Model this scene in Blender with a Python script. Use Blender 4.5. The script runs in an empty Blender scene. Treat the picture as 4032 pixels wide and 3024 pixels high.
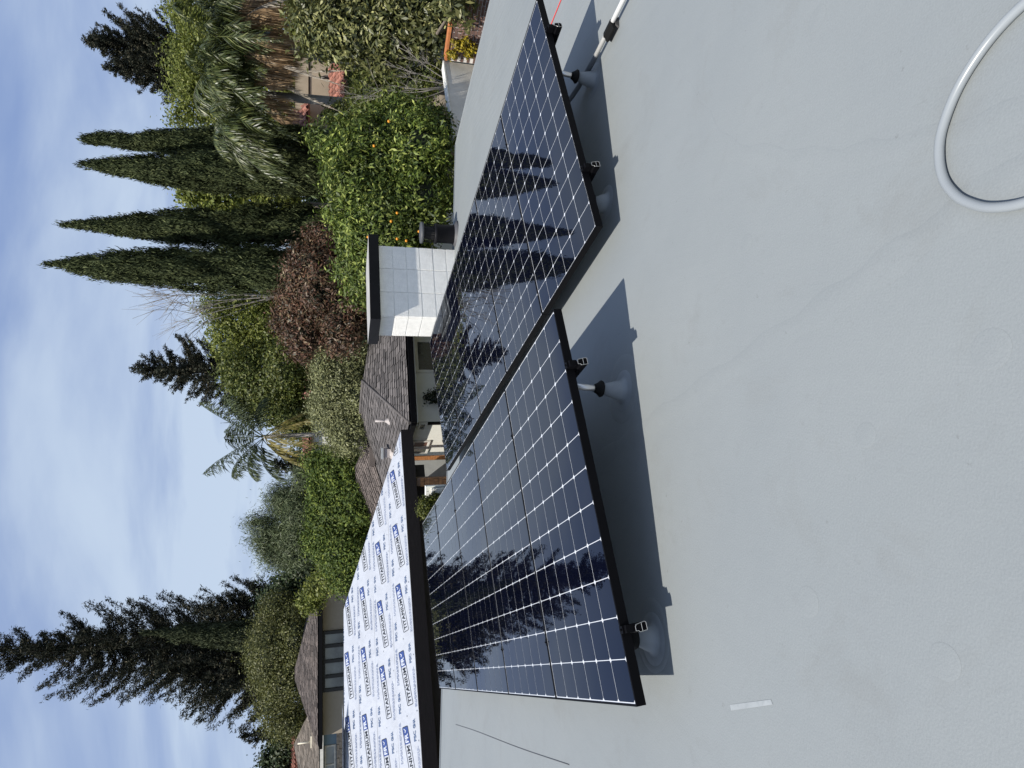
import bpy, bmesh, math, random
import numpy as np
from mathutils import Matrix, Vector

rng = np.random.default_rng(7)
random.seed(7)
SC = bpy.context.scene
COL = SC.collection

# ------------------------------------------------------------------ camera
FOC = 2491.93                       # focal length in pixels of a 4032 px wide frame
PIT = 0.268                         # camera tilts down 15.4 degrees
CAM = np.array([0.0, 0.0, 4.7])     # eye above the ground, standing on a flat roof
cam_d = bpy.data.cameras.new("camera")
cam = bpy.data.objects.new("camera", cam_d)
COL.objects.link(cam)
cam_d.sensor_width = 36.0
cam_d.lens = 36.0 * FOC / 4032.0
cam_d.clip_start = 0.05
cam_d.clip_end = 2000.0
fw = Vector((0, math.cos(PIT), -math.sin(PIT)))
upv = Vector((0, math.sin(PIT), math.cos(PIT)))
rt = Vector((1, 0, 0))
# the photographer held the phone on its side and the picture was never turned: image right = world down
R = Matrix((-upv, rt, -fw)).transposed()
cam.matrix_world = Matrix.Translation(Vector(CAM)) @ R.to_4x4()
SC.camera = cam

# ------------------------------------------------------------------ world and sun
SUN_DIR = np.array([-0.3756, -0.3505, 0.858])
sun_el = math.asin(0.858)
sun_az = math.atan2(SUN_DIR[0], SUN_DIR[1])      # clockwise from +Y
world = bpy.data.worlds.new("World")
SC.world = world
world.use_nodes = True
wn, wl = world.node_tree.nodes, world.node_tree.links
wn.clear()
def wnode(t, **kw):
    n = wn.new(t)
    for k, v in kw.items():
        setattr(n, k, v)
    return n
sky = wnode('ShaderNodeTexSky', sky_type='NISHITA')
sky.sun_disc = False
sky.sun_elevation = sun_el
sky.sun_rotation = sun_az
sky.altitude = 30
sky.air_density = 1.0
sky.dust_density = 1.0
sky.ozone_density = 2.0
tc = wnode('ShaderNodeTexCoord')
sep = wnode('ShaderNodeSeparateXYZ')
wl.new(tc.outputs['Generated'], sep.inputs[0])
zz = wnode('ShaderNodeMath', operation='MAXIMUM'); zz.inputs[1].default_value = 0.0
wl.new(sep.outputs['Z'], zz.inputs[0])
za = wnode('ShaderNodeMath', operation='ADD'); za.inputs[1].default_value = 0.22
wl.new(zz.outputs[0], za.inputs[0])
dx = wnode('ShaderNodeMath', operation='DIVIDE'); dy = wnode('ShaderNodeMath', operation='DIVIDE')
wl.new(sep.outputs['X'], dx.inputs[0]); wl.new(za.outputs[0], dx.inputs[1])
wl.new(sep.outputs['Y'], dy.inputs[0]); wl.new(za.outputs[0], dy.inputs[1])
cmb = wnode('ShaderNodeCombineXYZ')
wl.new(dx.outputs[0], cmb.inputs[0]); wl.new(dy.outputs[0], cmb.inputs[1])
mp = wnode('ShaderNodeMapping')
mp.inputs['Rotation'].default_value = (0, 0, math.radians(20))
mp.inputs['Scale'].default_value = (0.72, 1.4, 1.0)
wl.new(cmb.outputs[0], mp.inputs['Vector'])
nz = wnode('ShaderNodeTexNoise'); nz.inputs['Scale'].default_value = 1.15
nz.inputs['Detail'].default_value = 7; nz.inputs['Roughness'].default_value = 0.5
nz.inputs['Distortion'].default_value = 0.35
wl.new(mp.outputs[0], nz.inputs['Vector'])
rp = wnode('ShaderNodeValToRGB')
rp.color_ramp.interpolation = 'EASE'
rp.color_ramp.elements[0].position = 0.37; rp.color_ramp.elements[0].color = (0.0, 0.0, 0.0, 1)
rp.color_ramp.elements[1].position = 0.66; rp.color_ramp.elements[1].color = (1, 1, 1, 1)
wl.new(nz.outputs['Fac'], rp.inputs[0])
mx = wnode('ShaderNodeMixRGB'); mx.blend_type = 'MIX'
CLOUD = (6.9, 8.3, 10.3, 1)
mx.inputs['Fac'].default_value = 0.86
# thin high cloud everywhere, thicker soft patches, paler towards the horizon
VEIL = wnode('ShaderNodeMixRGB'); VEIL.inputs['Color1'].default_value = (2.75, 4.05, 7.4, 1); VEIL.inputs['Color2'].default_value = CLOUD
hz = wnode('ShaderNodeMapRange'); hz.inputs['From Min'].default_value = 0.0; hz.inputs['From Max'].default_value = 0.42; hz.inputs['To Min'].default_value = 0.62; hz.inputs['To Max'].default_value = 0.0
wl.new(zz.outputs[0], hz.inputs['Value'])
mm_ = wnode('ShaderNodeMath', operation='MULTIPLY_ADD'); mm_.inputs[1].default_value = 0.85; mm_.use_clamp = True
wl.new(rp.outputs['Color'], mm_.inputs[0]); wl.new(hz.outputs[0], mm_.inputs[2])
wl.new(mm_.outputs[0], VEIL.inputs['Fac']); wl.new(VEIL.outputs[0], mx.inputs['Color2'])
sgain = wnode('ShaderNodeMixRGB'); sgain.blend_type = 'MULTIPLY'; sgain.inputs['Fac'].default_value = 1
sgain.inputs['Color2'].default_value = (1.15, 1.0, 1.0, 1)
wl.new(sky.outputs[0], sgain.inputs['Color1'])
wl.new(sgain.outputs[0], mx.inputs['Color1'])
bg = wnode('ShaderNodeBackground'); bg.inputs['Strength'].default_value = 0.074
wo = wnode('ShaderNodeOutputWorld')
wl.new(mx.outputs[0], bg.inputs['Color']); wl.new(bg.outputs[0], wo.inputs['Surface'])

sun_d = bpy.data.lights.new("sun", 'SUN')
sun_d.energy = 5.0
sun_d.angle = math.radians(0.55)
sun_d.color = (1.0, 0.95, 0.865)
sun = bpy.data.objects.new("sun", sun_d)
COL.objects.link(sun)
sun.rotation_euler = Vector(SUN_DIR).to_track_quat('Z', 'Y').to_euler()
SC.view_settings.view_transform = 'Standard'
SC.view_settings.look = 'None'
SC.view_settings.exposure = 0.24
SC.view_settings.gamma = 1.0
SC.view_settings.use_curve_mapping = False
SC.cycles.max_bounces = 6
SC.cycles.transparent_max_bounces = 8
SC.cycles.caustics_reflective = False
SC.cycles.caustics_refractive = False

# ------------------------------------------------------------------ picture -> place
KD = 4032.0 / 2212.0
def ray(x, y):
    """direction in the world of the picture position (x, y) on a 2212 x 1659 grid"""
    u = (1512 - y * KD) / FOC; v = (x * KD - 2016) / FOC
    return np.array([u, math.cos(PIT) - v * math.sin(PIT), -math.sin(PIT) - v * math.cos(PIT)])
def at(x, y, d):
    q = ray(x, y); return CAM + q * d / q[1]
def atz(x, y, z):
    q = ray(x, y); return CAM + q * (z - CAM[2]) / q[2]
def onplane(o, n, x, y):
    q = ray(x, y); return CAM + q * (np.dot(np.array(o) - CAM, n) / np.dot(q, n))

# frame of the gently sloping flat roof we stand on (z = 0 is its surface)
G3 = np.array([[0.9958, 0.0221, 0.0893], [-0.0244, 0.9994, 0.0241], [-0.0887, -0.0262, 0.9957]])
G3[:, 0] /= np.linalg.norm(G3[:, 0]); G3[:, 2] = np.cross(G3[:, 0], G3[:, 1]); G3[:, 2] /= np.linalg.norm(G3[:, 2])
G3[:, 1] = np.cross(G3[:, 2], G3[:, 0])
RC = np.array([0, 0, 1.4016])
def r2w(q):
    return G3 @ (np.array(q, float) - RC) + CAM
GM = Matrix([list(G3[i]) + [r2w((0, 0, 0))[i]] for i in range(3)] + [[0, 0, 0, 1]])

# ------------------------------------------------------------------ materials
def nodes_of(m):
    return m.node_tree.nodes, m.node_tree.links
def mat(name, col, rough=0.7, metal=0.0, var=0.12, vscale=6.0, bump=0.0, bscale=60.0, island=0.0,
        coat=0.0, spec=0.5, dirt=None, dscale=1.3, damt=0.3, stretch=None):
    m = bpy.data.materials.new(name); m.use_nodes = True
    n, l = nodes_of(m); b = n['Principled BSDF']
    b.inputs['Roughness'].default_value = rough; b.inputs['Metallic'].default_value = metal
    b.inputs['Specular IOR Level'].default_value = spec
    if coat: b.inputs['Coat Weight'].default_value = coat; b.inputs['Coat Roughness'].default_value = 0.03
    tcn = n.new('ShaderNodeTexCoord'); src = tcn.outputs['Object']
    if stretch:
        mpn = n.new('ShaderNodeMapping'); mpn.inputs['Scale'].default_value = stretch
        l.new(src, mpn.inputs['Vector']); src = mpn.outputs[0]
    nn = n.new('ShaderNodeTexNoise'); nn.inputs['Scale'].default_value = vscale; nn.inputs['Detail'].default_value = 6
    l.new(src, nn.inputs['Vector'])
    mr = n.new('ShaderNodeMapRange'); mr.inputs['From Min'].default_value = 0.3; mr.inputs['From Max'].default_value = 0.7
    mr.inputs['To Min'].default_value = 1 - var; mr.inputs['To Max'].default_value = 1 + var
    l.new(nn.outputs['Fac'], mr.inputs['Value'])
    vm = n.new('ShaderNodeVectorMath'); vm.operation = 'SCALE'
    vm.inputs[0].default_value = col
    l.new(mr.outputs[0], vm.inputs['Scale'])
    out = vm.outputs[0]
    if island:
        ge = n.new('ShaderNodeNewGeometry'); m2 = n.new('ShaderNodeMapRange')
        m2.inputs['To Min'].default_value = 1 - island; m2.inputs['To Max'].default_value = 1 + island
        l.new(ge.outputs['Random Per Island'], m2.inputs['Value'])
        v2 = n.new('ShaderNodeVectorMath'); v2.operation = 'SCALE'
        l.new(out, v2.inputs[0]); l.new(m2.outputs[0], v2.inputs['Scale']); out = v2.outputs[0]
    if dirt:
        dn = n.new('ShaderNodeTexNoise'); dn.inputs['Scale'].default_value = dscale; dn.inputs['Detail'].default_value = 8
        dn.inputs['Roughness'].default_value = 0.65
        l.new(tcn.outputs['Object'], dn.inputs['Vector'])
        dr = n.new('ShaderNodeMapRange'); dr.inputs['From Min'].default_value = 0.48; dr.inputs['From Max'].default_value = 0.72
        dr.inputs['To Max'].default_value = damt
        l.new(dn.outputs['Fac'], dr.inputs['Value'])
        dm = n.new('ShaderNodeMixRGB'); dm.inputs['Color2'].default_value = (*dirt, 1)
        l.new(dr.outputs[0], dm.inputs['Fac']); l.new(out, dm.inputs['Color1']); out = dm.outputs[0]
    l.new(out, b.inputs['Base Color'])
    if bump:
        bn = n.new('ShaderNodeTexNoise'); bn.inputs['Scale'].default_value = bscale; bn.inputs['Detail'].default_value = 5
        l.new(src, bn.inputs['Vector'])
        bp = n.new('ShaderNodeBump'); bp.inputs['Strength'].default_value = bump; bp.inputs['Distance'].default_value = 0.02
        l.new(bn.outputs['Fac'], bp.inputs['Height']); l.new(bp.outputs[0], b.inputs['Normal'])
    return m

def leafmat(name, c1, c2, c3=None, rough=0.5, trans=0.3, spec=0.35):
    m = bpy.data.materials.new(name); m.use_nodes = True
    n, l = nodes_of(m); b = n['Principled BSDF']
    ge = n.new('ShaderNodeNewGeometry'); rp_ = n.new('ShaderNodeValToRGB')
    e = rp_.color_ramp.elements
    e[0].color = (*c1, 1); e[1].color = (*c2, 1)
    if c3:
        e[1].position = 0.75
        k = e.new(1.0); k.color = (*c3, 1)
    l.new(ge.outputs['Random Per Island'], rp_.inputs[0])
    tcn = n.new('ShaderNodeTexCoord'); nn = n.new('ShaderNodeTexNoise'); nn.inputs['Scale'].default_value = 1.1
    l.new(tcn.outputs['Object'], nn.inputs['Vector'])
    mr = n.new('ShaderNodeMapRange'); mr.inputs['From Min'].default_value = 0.3; mr.inputs['From Max'].default_value = 0.7
    mr.inputs['To Min'].default_value = 0.75; mr.inputs['To Max'].default_value = 1.25
    l.new(nn.outputs['Fac'], mr.inputs['Value'])
    vm = n.new('ShaderNodeVectorMath'); vm.operation = 'SCALE'
    l.new(rp_.outputs[0], vm.inputs[0]); l.new(mr.outputs[0], vm.inputs['Scale'])
    l.new(vm.outputs[0], b.inputs['Base Color'])
    b.inputs['Roughness'].default_value = rough; b.inputs['Specular IOR Level'].default_value = spec
    tr = n.new('ShaderNodeBsdfTranslucent'); l.new(vm.outputs[0], tr.inputs['Color'])
    mxs = n.new('ShaderNodeMixShader'); mxs.inputs[0].default_value = trans
    l.new(b.outputs[0], mxs.inputs[1]); l.new(tr.outputs[0], mxs.inputs[2])
    l.new(mxs.outputs[0], n['Material Output'].inputs['Surface'])
    return m

# ------------------------------------------------------------------ object helpers
def tag(o, label=None, cat=None, group=None, kind=None):
    if label: o['label'] = label
    if cat: o['category'] = cat
    if group: o['group'] = group
    if kind: o['kind'] = kind
    return o
def empty(name, mw=None, loc=None):
    o = bpy.data.objects.new(name, None); COL.objects.link(o)
    o.empty_display_size = 0.1
    if mw is not None: o.matrix_world = mw
    if loc is not None: o.location = Vector(loc)
    return o
def link(name, me, m, parent=None, mw=None):
    o = bpy.data.objects.new(name, me); COL.objects.link(o)
    if m is not None and len(me.materials) == 0: me.materials.append(m)
    if parent: o.parent = parent
    if mw is not None: o.matrix_world = mw
    return o
class MB:
    """collects shapes; build() links them as one mesh"""
    def __init__(s): s.v = []; s.f = []; s.sm = []
    def poly(s, vs, fs, smooth=False):
        o = len(s.v); s.v += [tuple(map(float, q)) for q in vs]
        s.f += [tuple(i + o for i in q) for q in fs]; s.sm += [smooth] * len(fs); return s
    def box(s, a, b):
        (x0, y0, z0), (x1, y1, z1) = a, b
        return s.poly([(x0,y0,z0),(x1,y0,z0),(x1,y1,z0),(x0,y1,z0),(x0,y0,z1),(x1,y0,z1),(x1,y1,z1),(x0,y1,z1)],
                      [(0,3,2,1),(4,5,6,7),(0,1,5,4),(1,2,6,5),(2,3,7,6),(3,0,4,7)])
    def obox(s, o, ex, ey, ez):
        """box from corner o with edge vectors"""
        o, ex, ey, ez = map(np.array, (o, ex, ey, ez))
        vs = [o, o+ex, o+ex+ey, o+ey, o+ez, o+ex+ez, o+ex+ey+ez, o+ey+ez]
        fs = [(0,3,2,1),(4,5,6,7),(0,1,5,4),(1,2,6,5),(2,3,7,6),(3,0,4,7)]
        if np.dot(np.cross(ex, ey), ez) < 0: fs = [q[::-1] for q in fs]
        return s.poly(vs, fs)
    def prism(s, pts, n):
        """planar polygon pts extruded by vector n"""
        pts = [np.array(p, float) for p in pts]; n = np.array(n, float); k = len(pts)
        a = sum(np.cross(pts[i]-pts[0], pts[(i+1) % k]-pts[0]) for i in range(k))
        if np.dot(a, n) > 0: pts = pts[::-1]
        vs = pts + [p + n for p in pts]
        fs = [tuple(range(k)), tuple(range(2*k-1, k-1, -1))] + [((i+1) % k, i, i+k, (i+1) % k + k) for i in range(k)]
        return s.poly(vs, fs)
    def tube(s, path, r, seg=8, cap=True):
        path = [np.array(p, float) for p in path]; k = len(path)
        rs = r if hasattr(r, '__len__') else [r] * k
        t0 = path[1] - path[0]; ref = np.array([0, 0, 1.0]) if abs(t0[2]) < 0.9*np.linalg.norm(t0) else np.array([1.0, 0, 0])
        vs = []
        a = np.cross(t0, ref); a /= np.linalg.norm(a)
        for i in range(k):
            t = path[min(i+1, k-1)] - path[max(i-1, 0)]; t /= (np.linalg.norm(t) + 1e-12)
            a = a - t * np.dot(a, t); a /= np.linalg.norm(a); b = np.cross(t, a)
            for j in range(seg):
                th = 2*math.pi*j/seg
                vs.append(path[i] + rs[i]*(a*math.cos(th) + b*math.sin(th)))
        fs = [(i*seg+j, i*seg+(j+1) % seg, (i+1)*seg+(j+1) % seg, (i+1)*seg+j) for i in range(k-1) for j in range(seg)]
        o = len(s.v); s.poly(vs, fs, True)
        if cap:
            s.f += [tuple(o+j for j in range(seg-1, -1, -1)), tuple(o+(k-1)*seg+j for j in range(seg))]; s.sm += [False, False]
        return s
    def lathe(s, c, prof, seg=24, axis=(0, 0, 1)):
        """prof: list of (radius, height) from bottom to top"""
        c = np.array(c, float); ax = np.array(axis, float); ax /= np.linalg.norm(ax)
        ref = np.array([1.0, 0, 0]) if abs(ax[0]) < 0.9 else np.array([0, 1.0, 0])
        a = np.cross(ax, ref); a /= np.linalg.norm(a); b = np.cross(ax, a); vs = []
        for r, h in prof:
            for j in range(seg):
                th = 2*math.pi*j/seg; vs.append(c + ax*h + max(r, 1e-5)*(a*math.cos(th)+b*math.sin(th)))
        fs = [(i*seg+j, i*seg+(j+1) % seg, (i+1)*seg+(j+1) % seg, (i+1)*seg+j) for i in range(len(prof)-1) for j in range(seg)]
        return s.poly(vs, fs, True)
    def mesh(s, name):
        me = bpy.data.meshes.new(name); me.from_pydata(s.v, [], s.f)
        me.polygons.foreach_set('use_smooth', s.sm); me.update(); return me
    def build(s, name, m, parent=None, mw=None, bevel=0.0):
        me = s.mesh(name)
        if bevel:
            bm = bmesh.new(); bm.from_mesh(me); bmesh.ops.remove_doubles(bm, verts=bm.verts, dist=1e-6)
            es = [e for e in bm.edges if e.is_manifold and e.calc_face_angle(0) > 0.6]
            bmesh.ops.bevel(bm, geom=es, offset=bevel, segments=2, profile=0.5, affect='EDGES'); bm.to_mesh(me); bm.free()
        return link(name, me, m, parent, mw)

def clip_bm(bm, poly, nrm):
    """cut a bmesh to a convex polygon lying in the plane with normal nrm"""
    k = len(poly); c = sum(np.array(p, float) for p in poly) / k
    for i in range(k):
        p, q = np.array(poly[i], float), np.array(poly[(i+1) % k], float)
        n = np.cross(q - p, nrm); n /= np.linalg.norm(n)
        if np.dot(n, c - p) > 0: n = -n
        bmesh.ops.bisect_plane(bm, geom=bm.verts[:]+bm.edges[:]+bm.faces[:], dist=1e-5, plane_co=Vector(p), plane_no=Vector(n), clear_outer=True)

def shingles(name, poly, edir, m, parent, tab=(0.32, 0.145), thick=0.012, jit=0.3):
    """courses of slightly uneven shingle tabs over a planar convex polygon; stuff"""
    poly = [np.array(p, float) for p in poly]
    ed = np.array(edir, float); ed /= np.linalg.norm(ed)
    nrm = np.cross(poly[1]-poly[0], poly[2]-poly[0]); nrm /= np.linalg.norm(nrm)
    if nrm[2] < 0: nrm = -nrm
    ud = np.cross(nrm, ed); ud /= np.linalg.norm(ud)
    if ud[2] < 0: ud = -ud
    o = poly[0]; U = [(p-o) @ ed for p in poly]; V = [(p-o) @ ud for p in poly]
    b = MB(); v = min(V) - 0.02; row = 0
    while v < max(V):
        u = min(U) - random.random()*tab[0]
        while u < max(U):
            w = tab[0]*(1 + jit*(random.random()-0.5)); t = thick*(0.6 + 0.9*random.random()); lo = v - 0.02*random.random()
            g = 0.006
            p = lambda a, c_, h: o + ed*a + ud*c_ + nrm*h
            b.poly([p(u+g, lo, 0.001), p(u+w-g, lo, 0.001), p(u+w-g, lo, t), p(u+g, lo, t), p(u+w-g, v+tab[1], t*0.25), p(u+g, v+tab[1], t*0.25)],
                   [(0, 1, 2, 3), (3, 2, 4, 5)])
            u += w
        v += tab[1]; row += 1
    me = b.mesh(name); bm = bmesh.new(); bm.from_mesh(me); clip_bm(bm, poly, nrm); bm.to_mesh(me); bm.free()
    return tag(link(name, me, m, parent), kind='stuff')

# ------------------------------------------------------------------ foliage
def unit(a): return a / (np.linalg.norm(a, axis=-1, keepdims=True) + 1e-9)
def leaves_mesh(name, P, axis, nrm, L, Wd, m, parent=None, extra=None, fold=0.0):
    """one rhombic leaf per row: centre P, long axis, face normal, length L, width Wd"""
    n = len(P); axis = unit(axis); side = unit(np.cross(nrm, axis)); up = np.cross(axis, side)
    L = np.broadcast_to(np.asarray(L, float).reshape(-1, 1), (n, 1)); Wd = np.broadcast_to(np.asarray(Wd, float).reshape(-1, 1), (n, 1))
    V = np.empty((n, 4, 3))
    V[:, 0] = P - axis*L*0.5; V[:, 2] = P + axis*L*0.5 - up*L*fold
    V[:, 1] = P + side*Wd*0.5 - axis*L*0.05; V[:, 3] = P - side*Wd*0.5 - axis*L*0.05
    V = V.reshape(-1, 3); F = np.arange(n*4).reshape(-1, 4)
    me = bpy.data.meshes.new(name); me.vertices.add(len(V)); me.vertices.foreach_set('co', V.ravel())
    me.loops.add(n*4); me.loops.foreach_set('vertex_index', F.ravel())
    me.polygons.add(n); me.polygons.foreach_set('loop_start', np.arange(0, n*4, 4)); me.polygons.foreach_set('loop_total', np.full(n, 4))
    me.update(calc_edges=True)
    return link(name, me, m, parent)
def sph(n):
    v = rng.normal(size=(n, 3)); return unit(v)
def blob(x, y, ru, rv, d, dd=0.0):
    """ellipsoid centred where picture position (x,y) meets distance d; ru sideways and rv upright half sizes in picture units"""
    s = d / 1410.0
    return (at(x, y, d + dd), np.array([ru*s, ru*s*0.85, rv*s]))
def crown(name, blobs, nclump, per, cr, L, Wd, m, parent, upb=0.35, rnd=0.8, droop=0.0, core=None, fold=0.0):
    nclump = int(nclump*0.42) if nclump > 400 else nclump; per = int(per*2.35) if nclump > 170 else per; cr = cr*1.5 if nclump > 170 else cr
    area = np.array([b[1][0]*b[1][2] for b in blobs]); pr = area/area.sum()
    idx = rng.choice(len(blobs), nclump, p=pr); C = np.array([b[0] for b in blobs]); Rr = np.array([b[1] for b in blobs])
    d = sph(nclump); rr = rng.uniform(0.70, 1.0, (nclump, 1)) + np.clip(rng.normal(0, 0.08, (nclump, 1)), -0.1, 0.22)
    c = C[idx] + d*Rr[idx]*rr
    keep = np.ones(nclump, bool)
    for j in range(len(blobs)):
        q = np.linalg.norm((c - C[j])/Rr[j], axis=1); keep &= ~((q < 0.62) & (idx != j))
    keep &= c[:, 2] > 0.05
    c = c[keep]; d = d[keep]; n = len(c)
    crs = cr*rng.uniform(0.6, 1.4, (n, 1, 1))
    off = rng.normal(size=(n, per, 3))*0.55; off *= crs
    P = (c[:, None, :] + off).reshape(-1, 3)
    out = unit(np.repeat(d, per, 0)*0.9 + unit(off.reshape(-1, 3))*0.6 + np.array([0, 0, upb]))
    N = unit(out + rng.normal(size=out.shape)*rnd*0.6)
    A = rng.normal(size=P.shape)*rnd + out*0.5; A[:, 2] -= droop; A = A - N*np.sum(A*N, 1, keepdims=True)
    sz = rng.uniform(0.65, 1.3, len(P))
    o = leaves_mesh(name, P, A, N, L*sz, Wd*sz, m, parent, fold=fold)
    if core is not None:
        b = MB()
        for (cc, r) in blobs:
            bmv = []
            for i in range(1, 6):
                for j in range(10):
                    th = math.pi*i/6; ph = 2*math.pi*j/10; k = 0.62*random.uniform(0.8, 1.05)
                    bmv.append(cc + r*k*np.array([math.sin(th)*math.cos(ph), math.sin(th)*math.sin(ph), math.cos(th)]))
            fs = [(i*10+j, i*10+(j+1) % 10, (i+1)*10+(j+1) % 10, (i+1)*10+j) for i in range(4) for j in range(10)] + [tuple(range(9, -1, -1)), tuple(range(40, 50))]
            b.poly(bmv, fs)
        b.build('shade_core', core, parent)  # dark hull added behind the leaves, paints shade into the gaps
    return o
def trunk(name, path, r0, r1, m, parent, seg=10):
    k = len(path); return MB().tube(path, [r0 + (r1-r0)*i/(k-1) for i in range(k)], seg).build(name, m, parent)
def limbs(parent, base, blobs, r, m, name='limb'):
    b = MB()
    for (c, rr) in blobs:
        mid = (np.array(base) + c)/2 + rng.normal(size=3)*0.15; mid[2] += 0.1
        b.tube([base, mid, c], [r, r*0.6, r*0.25], 7, False)
    return b.build(name, m, parent)

BARK = mat('bark', (0.16, 0.13, 0.10), 0.9, bump=0.5, bscale=30)
BARKG = mat('grey_bark', (0.30, 0.28, 0.25), 0.9, bump=0.4, bscale=30, stretch=(1, 1, 6))
DBARK = mat('dark_bark', (0.05, 0.042, 0.035), 0.95)
PALE = mat('pale_branch', (0.50, 0.47, 0.42), 0.85)
DARKCORE = mat('shade_core', (0.018, 0.026, 0.012), 0.9, var=0.3)  # near-black green stands in for the shade deep inside crowns

# ================================================================== GROUND
GRD = mat('ground_soil', (0.10, 0.095, 0.06), 0.95, var=0.3, vscale=0.6, bump=0.4, bscale=8, dirt=(0.05, 0.08, 0.025), dscale=0.4, damt=0.9)
o = MB().poly([(-700, -200, 0), (700, -200, 0), (700, 1300, 0), (-700, 1300, 0)], [(0, 1, 2, 3)]).build('ground', GRD); tag(o, kind='structure')

# ================================================================== OUR FLAT ROOF
ROOFM = bpy.data.materials.new('coated_roof'); ROOFM.use_nodes = True
n, l = nodes_of(ROOFM); b_ = n['Principled BSDF']
tcn = n.new('ShaderNodeTexCoord')
n1 = n.new('ShaderNodeTexNoise'); n1.inputs['Scale'].default_value = 0.55; n1.inputs['Detail'].default_value = 8; n1.inputs['Roughness'].default_value = 0.6
l.new(tcn.outputs['Object'], n1.inputs['Vector'])
cr_ = n.new('ShaderNodeValToRGB'); cr_.color_ramp.elements[0].position = 0.3; cr_.color_ramp.elements[1].position = 0.7
cr_.color_ramp.elements[0].color = (0.208, 0.226, 0.231, 1); cr_.color_ramp.elements[1].color = (0.240, 0.257, 0.258, 1)
l.new(n1.outputs['Fac'], cr_.inputs[0])
n2 = n.new('ShaderNodeTexNoise'); n2.inputs['Scale'].default_value = 9; n2.inputs['Detail'].default_value = 10; n2.inputs['Roughness'].default_value = 0.75
l.new(tcn.outputs['Object'], n2.inputs['Vector'])
r2 = n.new('ShaderNodeMapRange'); r2.inputs['From Min'].default_value = 0.60; r2.inputs['From Max'].default_value = 0.80; r2.inputs['To Max'].default_value = 0.35
l.new(n2.outputs['Fac'], r2.inputs['Value'])
m1 = n.new('ShaderNodeMixRGB'); m1.inputs['Color2'].default_value = (0.13, 0.13, 0.125, 1)
l.new(r2.outputs[0], m1.inputs['Fac']); l.new(cr_.outputs[0], m1.inputs['Color1'])
# fine speckle
n3 = n.new('ShaderNodeTexNoise'); n3.inputs['Scale'].default_value = 160; n3.inputs['Detail'].default_value = 3
l.new(tcn.outputs['Object'], n3.inputs['Vector'])
# soft ponding stains and small scuffs
n7 = n.new('ShaderNodeTexNoise'); n7.inputs['Scale'].default_value = 2.3; n7.inputs['Detail'].default_value = 9; n7.inputs['Roughness'].default_value = 0.7; n7.inputs['Distortion'].default_value = 0.6
l.new(tcn.outputs['Object'], n7.inputs['Vector'])
r7 = n.new('ShaderNodeMapRange'); r7.inputs['From Min'].default_value = 0.54; r7.inputs['From Max'].default_value = 0.74; r7.inputs['To Max'].default_value = 0.38
l.new(n7.outputs['Fac'], r7.inputs['Value'])
m7 = n.new('ShaderNodeMixRGB'); m7.inputs['Color2'].default_value = (0.175, 0.178, 0.17, 1); l.new(r7.outputs[0], m7.inputs['Fac']); l.new(m1.outputs[0], m7.inputs['Color1'])
n8 = n.new('ShaderNodeTexNoise'); n8.inputs['Scale'].default_value = 26; n8.inputs['Detail'].default_value = 4; n8.inputs['Roughness'].default_value = 0.6
l.new(tcn.outputs['Object'], n8.inputs['Vector'])
r8 = n.new('ShaderNodeMapRange'); r8.inputs['From Min'].default_value = 0.69; r8.inputs['From Max'].default_value = 0.73; r8.inputs['To Max'].default_value = 0.32
l.new(n8.outputs['Fac'], r8.inputs['Value'])
m8 = n.new('ShaderNodeMixRGB'); m8.inputs['Color2'].default_value = (0.11, 0.11, 0.105, 1); l.new(r8.outputs[0], m8.inputs['Fac']); l.new(m7.outputs[0], m8.inputs['Color1']); m1 = m8
m3 = n.new('ShaderNodeMapRange'); m3.inputs['To Min'].default_value = 0.90; m3.inputs['To Max'].default_value = 1.10
l.new(n3.outputs['Fac'], m3.inputs['Value'])
v3 = n.new('ShaderNodeVectorMath'); v3.operation = 'SCALE'; l.new(m1.outputs[0], v3.inputs[0]); l.new(m3.outputs[0], v3.inputs['Scale'])
l.new(v3.outputs[0], b_.inputs['Base Color'])
b_.inputs['Roughness'].default_value = 0.55; b_.inputs['Specular IOR Level'].default_value = 0.35
# relief: rolled-on coating, trowel marks running down the slope, soft undulation
mpn = n.new('ShaderNodeMapping'); mpn.inputs['Rotation'].default_value = (0, 0, math.radians(-25)); mpn.inputs['Scale'].default_value = (5.5, 0.7, 1)
l.new(tcn.outputs['Object'], mpn.inputs['Vector'])
n4 = n.new('ShaderNodeTexNoise'); n4.inputs['Scale'].default_value = 2.2; n4.inputs['Detail'].default_value = 6; l.new(mpn.outputs[0], n4.inputs['Vector'])
b1 = n.new('ShaderNodeBump'); b1.inputs['Strength'].default_value = 0.13; b1.inputs['Distance'].default_value = 0.02
sx = n.new('ShaderNodeSeparateXYZ'); l.new(tcn.outputs['Object'], sx.inputs[0])
edg = n.new('ShaderNodeMapRange'); edg.inputs['From Min'].default_value = 1.6; edg.inputs['From Max'].default_value = 4.6; edg.inputs['To Min'].default_value = 0.6; edg.inputs['To Max'].default_value = 5.0
l.new(sx.outputs['X'], edg.inputs['Value'])
mh = n.new('ShaderNodeMath'); mh.operation = 'MULTIPLY'; l.new(n4.outputs['Fac'], mh.inputs[0]); l.new(edg.outputs[0], mh.inputs[1])
l.new(mh.outputs[0], b1.inputs['Height'])
b2 = n.new('ShaderNodeBump'); b2.inputs['Strength'].default_value = 0.22; b2.inputs['Distance'].default_value = 0.004
l.new(n3.outputs['Fac'], b2.inputs['Height']); l.new(b1.outputs[0], b2.inputs['Normal'])
n5 = n.new('ShaderNodeTexNoise'); n5.inputs['Scale'].default_value = 14; n5.inputs['Detail'].default_value = 4; l.new(tcn.outputs['Object'], n5.inputs['Vector'])
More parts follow.
